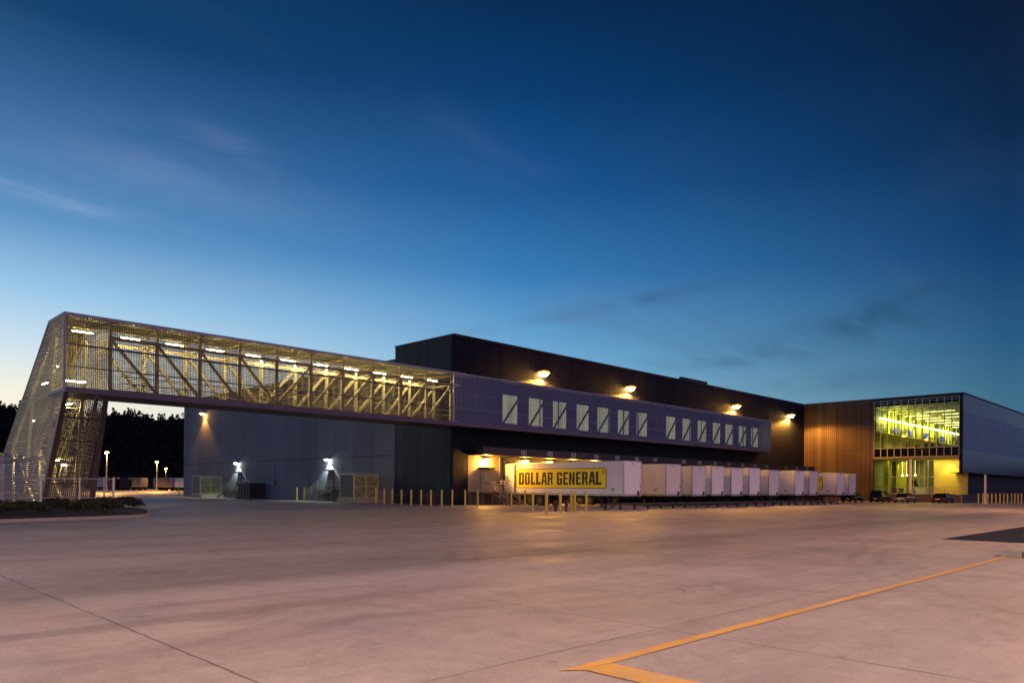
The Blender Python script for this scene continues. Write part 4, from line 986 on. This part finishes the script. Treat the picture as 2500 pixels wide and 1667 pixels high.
for i, px in enumerate((1356, 1382.3)):
    x, y = gp(px, 1248); h = MB(); h.lathe((0, 0, 0), [(.12, 0), (.12, .05), (.08, .06), (.08, .5), (.13, .55), (.13, .62), (.10, .7), (.12, .72), (.06, .8)], 14); h.tube((-.17, 0, .48), (.17, 0, .48), .045, n=8); h.tube((0, -.17, .4), (0, 0, .4), .05, n=8)
    o = h.build('standpipe', M['red'], smooth=True); o.location = (x, y, 0); tag(o, ['left dark red standpipe between the near yellow bollards', 'right dark red standpipe between the near yellow bollards'][i], 'standpipe', 'dark red standpipes')
for i, px in enumerate((1042, 1060.5)):
    x, y = gp(px, 1233.5); h = MB(); h.lathe((0, 0, 0), [(.10, 0), (.10, .9), (.14, .95), (.12, 1.05), (.05, 1.1)], 12); h.tube((-.2, 0, .8), (.2, 0, .8), .05, n=8)
    o = h.build('fire_hydrant', M['red'], smooth=True); o.location = (x, y, 0); tag(o, ['left dark red valve post before the ribbed wall corner', 'right dark red valve post before the ribbed wall corner'][i], 'valve post', 'valve posts by the ribbed wall')
# backflow pipes behind the bollards
for i, (pa0, pb0) in enumerate(((968, 990), (1003, 1024))):
    xa_, ya_ = gp(pa0, 1228.5); xb_, yb_ = gp(pb0, 1229.5); v = MB()
    v.tube((xa_, ya_, 0), (xa_, ya_, .85), .09, n=10); v.tube((xb_, yb_, 0), (xb_, yb_, .85), .09, n=10); v.tube((xa_, ya_, .85), (xb_, yb_, .85), .11, n=10)
    for q in (.3, .7):
        c = Vector((xa_, ya_, .85)).lerp(Vector((xb_, yb_, .85)), q); v.tube(c, c + Vector((0, 0, .35)), .04, n=8); v.lathe((c.x, c.y, 1.18), [(.16, 0), (.16, .03)], 12); v.tube(c + Vector((-.09, -.09, 0)), c + Vector((.09, .09, 0)), .17, n=12)
    o = v.build('pipe_manifold', M['blk']); tag(o, ['left dark valve pipework at the ribbed wall behind bollards', 'right dark valve pipework at the ribbed wall behind bollards'][i], 'pipework', 'pipework at the ribbed wall')

# low guard rail before the trailer noses
gr0 = empty('guard_rail', (44, 35.2, 0), label='low dark guard rail on short posts before the trailer noses', cat='guard rail')
x = 45.5
while x < 92: P(MB().box(x - .09, 35.12, 0, x + .09, 35.28, .5), 'post', M['blk'], gr0); x += 1.9
P(MB().box(45.3, 35.05, .36, 92, 35.118, .54), 'rail', M['blk'], gr0)

# ------------------------------------------------------------------ steel stairs
def stair(name, label, loc, rz, run, rise, width, plat):
    """local: climbs along +x from 0 to run, platform from run to run+plat; width along y"""
    t = empty(name, loc, rz, label=label, cat='stairs', group='steel stairs to the raised doors')
    n = 7; tr_ = MB()
    for i in range(n):
        x = run * (i + .5) / n; z = rise * (i + 1) / (n + .0); tr_.box(x - run / n / 2, .05, z - .05, x + run / n / 2 - .02, width - .05, z)
    ident(tr_.build('treads', M['stairm']), t)
    for y in (.02, width - .02):
        s = MB(); s.prism([(-.15, 0), (.25, 0), (run, rise - .3), (run + plat, rise - .3), (run + plat, rise), (run, rise)], lambda u, v, d: (u, y + d, v), -.03, .03); ident(s.build('stringer', M['stairm']), t)
    ident(MB().box(run, .052, rise - .06, run + plat, width - .052, rise - .001).build('platform', M['stairm']), t)
    for x in (run + .1, run + plat - .1):
        for y in (.1, width - .1): ident(MB().box(x - .05, y - .05, 0, x + .05, y + .05, rise - .31).build('leg', M['stairm']), t)
    for y in (.0, width):
        h = MB()
        for dz in (1.05, .78, .5):
            h.tube((0, y, dz), (run, y, rise + dz), .022, n=6); h.tube((run, y, rise + dz), (run + plat, y, rise + dz), .022, n=6)
        for q in (0, .5, 1): h.tube((run * q, y, rise * q), (run * q, y, rise * q + 1.05), .022, n=6)
        h.tube((run + plat, y, rise), (run + plat, y, rise + 1.05), .022, n=6)
        ident(h.build('handrail', M['rail']), t)
    return t
stair('dock_stairs', 'steel stairs with pipe handrails beside the nearest trailer', (50.5, 49.4, 0), R(90), 2.15, 1.27, 1.6, 1.35)
lp_ = empty('door_landing', (47.6, 51.55, 0), label='raised landing with pipe railing under the orange lamp by dock 101', cat='landing')
P(MB().box(47.6, 51.6, 1.15, 48.84, YF + .14, 1.27).box(47.7, 51.7, 0, 47.8, 51.8, 1.149).box(47.7, 52.8, 0, 47.8, 52.9, 1.149), 'platform', M['stairm'], lp_)
h = MB()
for dz in (1.0, .5): h.tube((47.62, 51.62, 1.27 + dz), (48.85, 51.62, 1.27 + dz), .022, n=6); h.tube((47.62, 51.62, 1.27 + dz), (47.62, 52.98, 1.27 + dz), .022, n=6); h.tube((50.6, 51.6, 1.27 + dz), (51.5, 51.6, 1.27 + dz), .022, n=6)
for x in (47.62, 48.85, 51.5): h.tube((x, 51.62, 1.27 if x < 49 else 0), (x, 51.62, 2.27), .022, n=6)
P(h, 'railing', M['rail'], lp_)
stair('wall_stairs', 'galvanised stairs on the grey wall beside the near gated cage', (43.35, 77.4, 0), R(-90), 2.9, 1.3, 1.5, 2.9)
stair('wall_stairs', 'galvanised stairs on the grey wall beside the dark waste container', (43.35, 101.6, 0), R(-90), 3.1, 1.3, 1.5, 4.2)

# ------------------------------------------------------------------ gated cages
def cage(y0, label):
    t = empty('gated_cage', (42.0, y0, 0), label=label, cat='enclosure', group='gated cages along the grey wall')
    x0, x1 = 42.0, XE - .02; y1 = y0 + 2.6; zb, zt = .42, 3.05
    P(MB().box(x0 - .2, y0 - .9, 0, x1, y1 + .2, zb), 'concrete_base', M['dockw'], t)
    xm = (x0 + x1) / 2
    for a, b in ((x0 + .08, xm - .03), (xm + .03, x1 - .08)):
        f = MB()
        for zz in (zb + .1, 1.72, zt - .3): f.box(a, y0 - .03, zz - .05, b, y0 + .03, zz + .05)
        f.box(a, y0 - .028, zb + .15, a + .07, y0 + .028, 1.67); f.box(b - .07, y0 - .028, zb + .15, b, y0 + .028, 1.67); f.box(a, y0 - .028, 1.77, a + .07, y0 + .028, zt - .35); f.box(b - .07, y0 - .028, 1.77, b, y0 + .028, zt - .35)
        s = 1 if a < xm - 1 else -1
        for za, zb_ in ((1.67, zb + .15), (zt - .35, 1.77)):
            p, q = ((a + .05, za), (b - .05, zb_)) if s > 0 else ((b - .05, za), (a + .05, zb_))
            f.beam((p[0], y0 - .01, p[1]), (q[0], y0 - .01, q[1]), .05, .05)
        o = P(f, 'gate', M['gatef'], t)
        g = MB().box(a + .07, y0 + .035, zb + .1, b - .07, y0 + .05, zt - .3).build('infill', M['gatep']); g.parent = o
    fr_ = MB()
    for (x, y) in ((x0, y0), (x1 - .1, y0), (x0, y1)): fr_.box(x, y - .04, zb, x + .08, y + .04, zt)
    fr_.box(x0 + .08, y0 - .039, zt - .12, x1 - .1, y0 + .039, zt - .02); fr_.box(x0, y0 + .04, zt - .1, x0 + .08, y1 - .04, zt); fr_.box(x0 + .01, y0 + .04, zb + .05, x0 + .07, y1 - .04, zb + .13)
    P(fr_, 'frame', M['gatef'], t)
    P(MB().box(x0 + .02, y0 + .1, zb + .15, x0 + .04, y1 - .06, zt - .15), 'side_panel', M['gated'], t)
    return t
cage(65.1, 'pale double gated metal cage at the grey wall, nearest the ribbed corner')
cage(104.0, 'pale double gated metal cage at the far end of the grey wall')
wc = empty('waste_container', (43.4, 93.5, 0), label='black steel waste container against the grey wall right of the far stairs', cat='container')
P(MB().box(42.9, 90.6, .15, 44.9, 94.5, 1.95).box(42.85, 90.55, 1.95, 44.95, 94.55, 2.05), 'body', M['blk'], wc)
rb_ = MB()
for y in (91.2, 92.0, 92.8, 93.6): rb_.box(42.83, y, .2, 42.898, y + .1, 1.9)
for y in (90.8, 94.2): rb_.tube((43.2, y - .1, .1), (43.2, y + .1, .1), .1, n=10); rb_.tube((44.6, y - .1, .1), (44.6, y + .1, .1), .1, n=10)
P(rb_, 'ribs', M['blk'], wc); P(MB().box(42.86, 93.9, 1.0, 42.898, 94.1, 1.75), 'placard', M['white'], wc)

# ------------------------------------------------------------------ cars by the wing
def car(label, paint, h, loc, suv=False, grp='cars parked by the office wing'):
    t = empty('parked_car', loc, R(random.uniform(-3, 3)), label=label, cat='car', group=grp)
    L, Wc = 4.6, 1.82
    zt = h; zs = .95 if suv else .82
    prof_ = [(-L/2, .45), (-L/2 + .05, zs - .1), (-L/2 + .25, zs), (-1.35 if not suv else -2.0, zs + .03), (-.85 if not suv else -1.75, zt - .02), (0, zt), (.55, zt - .04), (1.15, zs + .02), (L/2 - .25, zs - .14), (L/2, zs - .3), (L/2, .38), (L/2 - .15, .25), (-L/2 + .1, .25)]
    lower = [(-L/2, .42), (-L/2 + .03, zs - .08), (-L/2 + .2, zs), (1.2, zs), (L/2 - .3, zs - .12), (L/2 - .04, zs - .28), (L/2, .42), (L/2 - .12, .24), (-L/2 + .1, .24)]
    b = MB(); b.prism(lower, lambda u, v, d: (u, d, v), -Wc/2, Wc/2); o = b.build('body', M[paint]); ident(o, t)
    bv = o.modifiers.new('b', 'BEVEL'); bv.width = .07; bv.segments = 3
    xs0 = -1.5 if not suv else -2.15
    c = MB(); bot = [(xs0, zs - .002), (1.25, zs - .002)]; top = [(xs0 + .55 if not suv else xs0 + .3, zt - .06), (.45, zt - .06)]
    w0, w1 = Wc/2 - .06, Wc/2 - .24
    c.v += [(bot[0][0], -w0, bot[0][1]), (bot[1][0], -w0, bot[1][1]), (bot[1][0], w0, bot[1][1]), (bot[0][0], w0, bot[0][1]), (top[0][0], -w1, top[0][1]), (top[1][0], -w1, top[1][1]), (top[1][0], w1, top[1][1]), (top[0][0], w1, top[0][1])]
    for f in ((0,3,2,1),(4,5,6,7),(0,1,5,4),(1,2,6,5),(2,3,7,6),(3,0,4,7)): c.f.append(f); c.m.append(0)
    ident(c.build('windows', M['carg']), t)
    rf_ = MB(); rf_.box(top[0][0] - .02, -w1 - .02, zt - .058, top[1][0] + .02, w1 + .02, zt); 
    for s in (-1, 1):
        rf_.beam((bot[0][0], s * w0, zs), (top[0][0], s * w1, zt - .05), .06); rf_.beam((bot[1][0], s * w0, zs), (top[1][0], s * w1, zt - .05), .05); rf_.beam(((bot[0][0] + bot[1][0]) / 2, s * (w0 + .01), zs), ((bot[0][0] + bot[1][0]) / 2, s * (w1 + .01), zt - .05), .06)
    ident(rf_.build('roof', M[paint]), t)
    for x in (-1.4, 1.4):
        for s in (-1, 1):
            w = MB().tube((x, s * (Wc/2 - .2), .33), (x, s * (Wc/2 + .01), .33), .33, n=18); o = ident(w.build('wheel', M['tyre']), t)
            ident(MB().tube((x, s * (Wc/2 + .011), .33), (x, s * (Wc/2 + .03), .33), .2, n=14).build('rim', M['rim']), o)
    for s in (-1, 1):
        ident(MB().box(-L/2 - .015, s * .75 - .14, zs - .28, -L/2 + .05, s * .75 + .14, zs - .1).build('tail_lamp', M['tail']), t)
        ident(MB().box(L/2 - .09, s * .7 - .16, zs - .33, L/2 + .01, s * .7 + .16, zs - .2).build('headlamp', M['white']), t)
    ident(MB().box(-L/2 - .012, -.25, .5, -L/2, .25, .62).build('number_plate', M['white']), t)
    return t
for px, yb, pt_, hh, suv, lab in [(2088, 1225.5, 'carp1', 1.5, False, 'dark car half hidden behind the last trailer of the row'), (2155, 1225.5, 'carp1', 1.72, True, 'black utility vehicle with red tail lamps parked below the lobby glass'), (2215, 1226.5, 'carp2', 1.38, False, 'silver car parked below the porch column'),
                     (2306, 1227.5, 'carp3', 1.4, False, 'dark maroon car parked below the porch railing')]:
    x, y = gp(px, yb); car(lab, pt_, hh, (x - 1.0, y, 0), suv)
# slim post among the right hand bollards
x, y = gp(2405.5, 1229.5); v = MB(); v.tube((0, 0, 0), (0, 0, 4.0), .14, n=12); v.box(-.22, -.22, 0, .22, .22, .25); v.box(-.55, -.04, 1.05, .55, .04, 1.15)
o = v.build('post', M['white']); o.location = (x, y, 0); tag(o, 'tall slim white post standing among the right hand bollards', 'post')

# ------------------------------------------------------------------ lamps
LS = []
def light(kind, loc, power, col, name, parent=None, size=.15, spot=None, tgt=None, blend=.15):
    L = bpy.data.lights.new(name, kind); L.energy = power; L.color = col
    if kind in ('POINT', 'SPOT'): L.shadow_soft_size = size
    if kind == 'SPOT': L.spot_size = spot; L.spot_blend = blend
    o = bpy.data.objects.new(name, L); COL.objects.link(o); o.location = loc
    if tgt is not None: o.rotation_euler = (Vector(tgt) - Vector(loc)).to_track_quat('-Z', 'Y').to_euler()
    if parent is not None:
        o.parent = parent; o.location = Vector(loc) - Vector(parent.location)
    return o
def wall_lamp(loc, nrm, lens, label, grp, col, power, s=1.0, spot=None):
    t = empty('wall_lamp', loc, label=label, cat='lamp', group=grp); x, y, z = loc; nx, ny = nrm; tx, ty_ = -ny, nx
    def bx(a0, a1, d0, d1, z0, z1):
        pts = [(x + nx * d + tx * a, y + ny * d + ty_ * a) for a in (a0, a1) for d in (d0, d1)]
        return min(p[0] for p in pts), min(p[1] for p in pts), z + z0, max(p[0] for p in pts), max(p[1] for p in pts), z + z1
    P(MB().box(*bx(-.06, .06, .0, .35, .12, .2)), 'bracket', M['housing'], t)
    P(MB().box(*bx(-.24 * s, .24 * s, .2, .6, 0, .22)), 'housing', M['housing'], t)
    P(MB().lathe((x + nx * .42, y + ny * .42, z - .2 * s), [(.05 * s, 0), (.17 * s, .03 * s), (.22 * s, .10 * s), (.22 * s, .18 * s)], 14), 'lens', lens, t)
    P(MB().lathe((x + nx * .42, y + ny * .42, z - .05 * s), [(.24 * s, 0), (.33 * s, .02 * s), (.30 * s, .09 * s), (.14 * s, .15 * s)], 16), 'added_bowl', M['bowlw'] if col == LED else M['bowl'], t)  # added bowl: amber glow imitates a lamp halo, plain grey on white lamps
    if spot: light('SPOT', (x + nx * .42, y + ny * .42, z - .3 * s), power, col, 'lamp_light', t, .12, spot, (x + nx * .8, y + ny * .8, z - 6), .25)
    else: light('POINT', (x + nx * .42, y + ny * .42, z - .34 * s), power, col, 'lamp_light', t, .12)
for i, (px, py) in enumerate([(1320.3, 911.5), (1532.4, 946), (1791.3, 990.6), (1924.5, 1013.8)]):
    X = xa(px, YF, py); wall_lamp((X, YF, 13.85), (0, -1), M['sodl'], 'bright orange wall lamp high above the gallery, %s from the warehouse corner' % ordn[i], 'high wall lamps on the dark cladding', SOD, [7500, 8000, 8000, 8500][i], 2.1, R(168))
lab5 = ['orange lamp above the door landing beside dock 101', 'orange lamp right of the number 101', 'orange lamp right of the number 102', 'orange lamp right of the number 103', 'orange lamp right of the number 104']
for i, (px, py) in enumerate([(1195.9, 1112.5), (1289.2, 1116.9), (1349, 1119.8), (1405.6, 1122.7), (1458.5, 1125.1)]):
    X = xa(px, 52.3, py); wall_lamp((X, YF + .14, 4.5), (0, -1), M['sodl'], lab5[i], 'dock lamps under the canopy', SOD, 1150, 1.3)
for yc, lb_ in ((74.9, 'white lamp on the grey wall above the near galvanised stairs'), (98.6, 'white lamp on the grey wall above the far galvanised stairs')):
    wall_lamp((XE + .03, yc, 4.85), (-1, 0), M['ledl'], lb_, 'white lamps on the grey wall', LED, 800, 1.1, R(115))
wall_lamp((XE + .03, 110, 12.4), (-1, 0), M['sodl'], 'orange lamp high on the far end of the grey wall', 'orange lamp of the grey wall', SOD, 1500, 1.3, R(100))
# far lamp posts
def lamp_post(loc, h, label, grp, power, col=(1, .5, .1)):
    t = empty('lamp_post', loc, label=label, cat='lamp post', group=grp); x, y = loc[0], loc[1]
    P(MB().tube((x, y, 0), (x, y, h), .16, .09, 10).tube((x, y, 0), (x, y, .7), .3, n=12), 'pole', M['pole'], t)
    hd = MB(); hd.box(x - .4, y - .2, h, x + .4, y + .2, h + .15); P(hd, 'lamp_head', M['housing'], t)
    P(MB().lathe((x, y, h - .42), [(.1, .12), (.3, .2), (.38, .32), (.3, .41)], 14), 'lens', M['sodl'], t)
    light('SPOT', (x, y, h - .55), power, col, 'lamp_light', t, .25, R(172), (x, y, 0), .1)
for (px, py, S, lab) in ((260.7, 1103, 215, 'nearest and tallest far lamp post right of the tower leg'), (383, 1126, 280, 'middle far lamp post seen under the bridge'), (405, 1142.5, 380, 'farthest and smallest lamp post seen under the bridge')):
    u, v = unroll(px, py); lamp_post((S * (1 + u) / 2, S * (1 - u) / 2, 0), HC - v * S / math.sqrt(2), lab, 'far lamp posts under the bridge', 30000)
# yard lamp posts round the apron, outside the picture, whose light falls on the concrete
YL = [(-9, 2, 12.5, 14500), (8, -9, 12.5, 18000), (36, -7, 13, 21000), (-24, 22, 12.5, 11000), (78, 8, 13, 13000), (24, -22, 13, 12000)]
for i, (x, y, h, p) in enumerate(YL):
    lamp_post((x, y, 0), h, 'tall yard lamp post with an orange cutoff head, outside the photograph, %s of its line' % ordn[i], 'yard lamp posts', p, (1, .50, .27) if i in (2, 3, 4) else YARD)
# interior lights
def area(loc, sx, sy, power, col, parent, down=True):
    L = bpy.data.lights.new('room_light', 'AREA'); L.shape = 'RECTANGLE'; L.size = sx; L.size_y = sy; L.energy = power; L.color = col
    o = bpy.data.objects.new('room_light', L); COL.objects.link(o); o.parent = parent; o.location = Vector(loc) - Vector(parent.location); return o
area((131, 38.5, 6.55), 8, 6, 330, (1, .88, .35), wg)
area((XP - 1.4, 33.0, ZG0 - .3), 1.6, 5, 260, (1, .82, .2), wg)  # fill light added to brighten the porch wall
for y, xx in ((31.9, XP - .75), (39.2, XP - .6)):
    light('SPOT', (xx, y, 6.5), 800, (1, .80, .16), 'downlight', wg, .05, R(85), (XP + .3, y, 1.0), .6)
for k_ in range(4):
    light('POINT', (129.5 + k_ * 11, YG - 1.6, 13.1), 900, (1, .92, .14), 'cove_fill', wg, .2)

# ------------------------------------------------------------------ sky and render settings
SUN_EL, SUN_AZ = 1.0, 97.0        # degrees above horizon / counter-clockwise from +X
w = bpy.data.worlds.new('World'); sc.world = w; w.use_nodes = True; nt = w.node_tree; N = NT(nt); bg = nt.nodes['Background']
sky = N.n('ShaderNodeTexSky', sky_type='NISHITA', sun_disc=False); sky.sun_elevation = R(SUN_EL); sky.sun_rotation = R(90 - SUN_AZ)
sky.air_density = 1.0; sky.dust_density = .6; sky.ozone_density = 3.0
tc = N.n('ShaderNodeTexCoord'); G_ = tc.outputs['Generated']; sp = N.n('ShaderNodeSeparateXYZ'); N.l(G_, sp.inputs[0])
gx_, gy_, gz_ = sp.outputs
hl = N.math('SQRT', N.math('ADD', N.math('ADD', N.math('MULTIPLY', gx_, gx_), N.math('MULTIPLY', gy_, gy_)), 1e-6))
cs = N.math('DIVIDE', N.math('ADD', N.math('MULTIPLY', gx_, math.cos(R(100))), N.math('MULTIPLY', gy_, math.sin(R(100)))), hl)
el = N.math('MULTIPLY', N.math('ARCTAN2', gz_, hl), 180 / math.pi / 90)          # 0 at the horizon, 1 overhead
def lin(c): return [((q / 255 + .055) / 1.055) ** 2.4 if q > 10 else q / 255 / 12.92 for q in c] + [1]
def ramp(stops):
    r = N.n('ShaderNodeValToRGB'); r.color_ramp.interpolation = 'B_SPLINE' if False else 'EASE' if False else 'LINEAR'
    e = r.color_ramp.elements
    while len(e) < len(stops): e.new(.5)
    for i, (p, c) in enumerate(stops): e[i].position = p / 90; e[i].color = lin(c)
    N.l(el, r.inputs[0]); return r.outputs[0]
WEST = ramp([(0, (255, 226, 180)), (3, (255, 240, 212)), (6, (246, 240, 222)), (9, (205, 225, 236)), (12.6, (152, 198, 230)), (17, (90, 144, 193)), (22, (54, 106, 158)), (28.6, (12, 60, 104)), (45, (2, 36, 78)), (90, (2, 16, 44))])
MIDS = ramp([(0, (200, 214, 216)), (6, (150, 194, 218)), (9, (120, 178, 214)), (12.3, (92, 156, 204)), (16, (54, 122, 182)), (22, (22, 84, 145)), (28, (2, 58, 110)), (33.6, (0, 38, 78)), (50, (2, 24, 58)), (90, (2, 14, 40))])
NORTH = ramp([(0, (76, 118, 138)), (6, (56, 106, 134)), (10, (34, 86, 126)), (15, (12, 60, 108)), (22, (3, 34, 70)), (28.6, (4, 20, 48)), (50, (3, 12, 34)), (90, (2, 12, 36))])
EAST = ramp([(0, (150, 126, 166)), (8, (150, 128, 180)), (20, (118, 114, 172)), (40, (76, 84, 138)), (60, (34, 46, 92)), (90, (8, 20, 52))])
c = N.mix(N.rng(cs, -1, 0, 0, 1, True), EAST, NORTH)
c = N.mix(N.rng(cs, .02, .574, 0, 1), c, MIDS)
c = N.mix(N.rng(cs, .574, .95, 0, 1), c, WEST)
# thin clouds: pale streaks high in the west, dusky ones low in the north
pv = N.n('ShaderNodeVectorMath', operation='SCALE'); N.l(G_, pv.inputs[0]); N.l(N.math('DIVIDE', 1.0, N.math('ADD', N.math('MAXIMUM', gz_, 0), .12)), pv.inputs['Scale'])
mp = N.n('ShaderNodeMapping'); mp.inputs['Rotation'].default_value = (0, 0, R(20)); mp.inputs['Scale'].default_value = (.35, 1.1, 0); mp.inputs['Location'].default_value = (5.1, 1.7, 0); N.l(pv.outputs[0], mp.inputs['Vector'])
cl = N.rng(N.noise(mp.outputs[0], 1.5, 7, .58, .9), .50, .78, 0, 1, True)
hi = N.math('MULTIPLY', N.math('MULTIPLY', cl, N.rng(el, .10, .16, 0, 1, True)), N.rng(el, .22, .34, 1, .15, True))
lo = N.math('MULTIPLY', cl, N.math('MULTIPLY', N.rng(el, .04, .07, 0, 1, True), N.rng(el, .14, .19, 1, 0, True)))
c = N.mix(N.math('MULTIPLY', N.math('MULTIPLY', hi, N.rng(cs, .3, .75, .25, 1, True)), .14), c, tuple(lin((150, 160, 190))[:3]))
c = N.mix(N.math('MULTIPLY', N.math('MULTIPLY', lo, N.rng(cs, .45, .75, 1, .1, True)), .25), c, tuple(lin((64, 92, 126))[:3]))
azr = N.math('MULTIPLY', N.math('ARCTAN2', N.math('SUBTRACT', gx_, gy_), N.math('ADD', gx_, gy_)), 180 / math.pi)   # degrees right of the camera axis
eld = N.math('MULTIPLY', el, 90)
cn_ = N.noise(mp.outputs[0], 4.5, 7, .6, .6); cn2 = N.noise(G_, 3.0, 5, .6)
def wisp(px, py, wa, we, slope, col, k):
    global c
    u, v = unroll(px, py); a0 = math.degrees(math.atan(u)); e0 = math.degrees(math.atan(-v * math.cos(math.atan(u))))
    da = N.math('SUBTRACT', azr, a0); de = N.math('SUBTRACT', N.math('SUBTRACT', eld, e0), N.math('ADD', N.math('MULTIPLY', da, slope), N.math('MULTIPLY', N.math('SUBTRACT', cn2, .5), we * 2.5)))
    r2 = N.math('ADD', N.math('POWER', N.math('DIVIDE', N.math('ABSOLUTE', da), wa), 2), N.math('POWER', N.math('DIVIDE', N.math('ABSOLUTE', de), we), 2))
    m_ = N.math('MULTIPLY', N.math('EXPONENT', N.math('MULTIPLY', r2, -1)), N.rng(cn_, .32, .66, .1, 1, True))
    c = N.mix(N.math('MULTIPLY', m_, k * (.42 if py < 600 else .55)), c, tuple(lin(col)[:3]))
wisp(150, 488, 7.5, .55, -.10, (182, 200, 224), .75)
wisp(380, 440, 9.0, 1.6, -.05, (150, 172, 208), .45)
wisp(560, 350, 3.0, 1.1, -.25, (132, 142, 184), .55)
wisp(250, 330, 12, 2.5, -.05, (110, 128, 170), .35)
wisp(1180, 380, 6.0, 1.8, -.45, (92, 112, 156), .35)
wisp(1600, 722, 6.5, .55, .17, (50, 84, 130), .9)
wisp(1330, 785, 6.0, .4, .12, (84, 118, 158), .8)
wisp(2100, 790, 8.0, 1.2, .12, (34, 66, 100), .85)
wisp(2230, 720, 4.0, .7, .35, (34, 66, 104), .6)
wisp(1850, 868, 6.0, .5, .05, (60, 90, 126), .9)
wisp(2060, 925, 5.5, .7, .02, (62, 96, 126), .7)
nv = N.n('ShaderNodeVectorMath', operation='SCALE'); N.l(sky.outputs[0], nv.inputs[0]); nv.inputs['Scale'].default_value = .02
ad = N.n('ShaderNodeVectorMath', operation='ADD'); N.l(c, ad.inputs[0]); N.l(nv.outputs[0], ad.inputs[1])
N.l(ad.outputs[0], bg.inputs['Color']); bg.inputs['Strength'].default_value = 1.0
sun = bpy.data.lights.new('Sun', 'SUN'); sun.energy = .05; sun.angle = R(10); sun.color = (1, .7, .45)
so2 = bpy.data.objects.new('Sun', sun); COL.objects.link(so2)
d = Vector((math.cos(R(SUN_AZ)) * math.cos(R(4)), math.sin(R(SUN_AZ)) * math.cos(R(4)), math.sin(R(4))))
so2.rotation_euler = d.to_track_quat('Z', 'Y').to_euler()
sc.view_settings.view_transform = 'Standard'; sc.view_settings.look = 'None'; sc.view_settings.exposure = 0; sc.view_settings.gamma = 1
sc.cycles.use_denoising = True; sc.cycles.max_bounces = 6; sc.cycles.diffuse_bounces = 3; sc.cycles.glossy_bounces = 3; sc.cycles.transparent_max_bounces = 12
sc.cycles.sample_clamp_indirect = 4; sc.cycles.caustics_reflective = False; sc.cycles.caustics_refractive = False
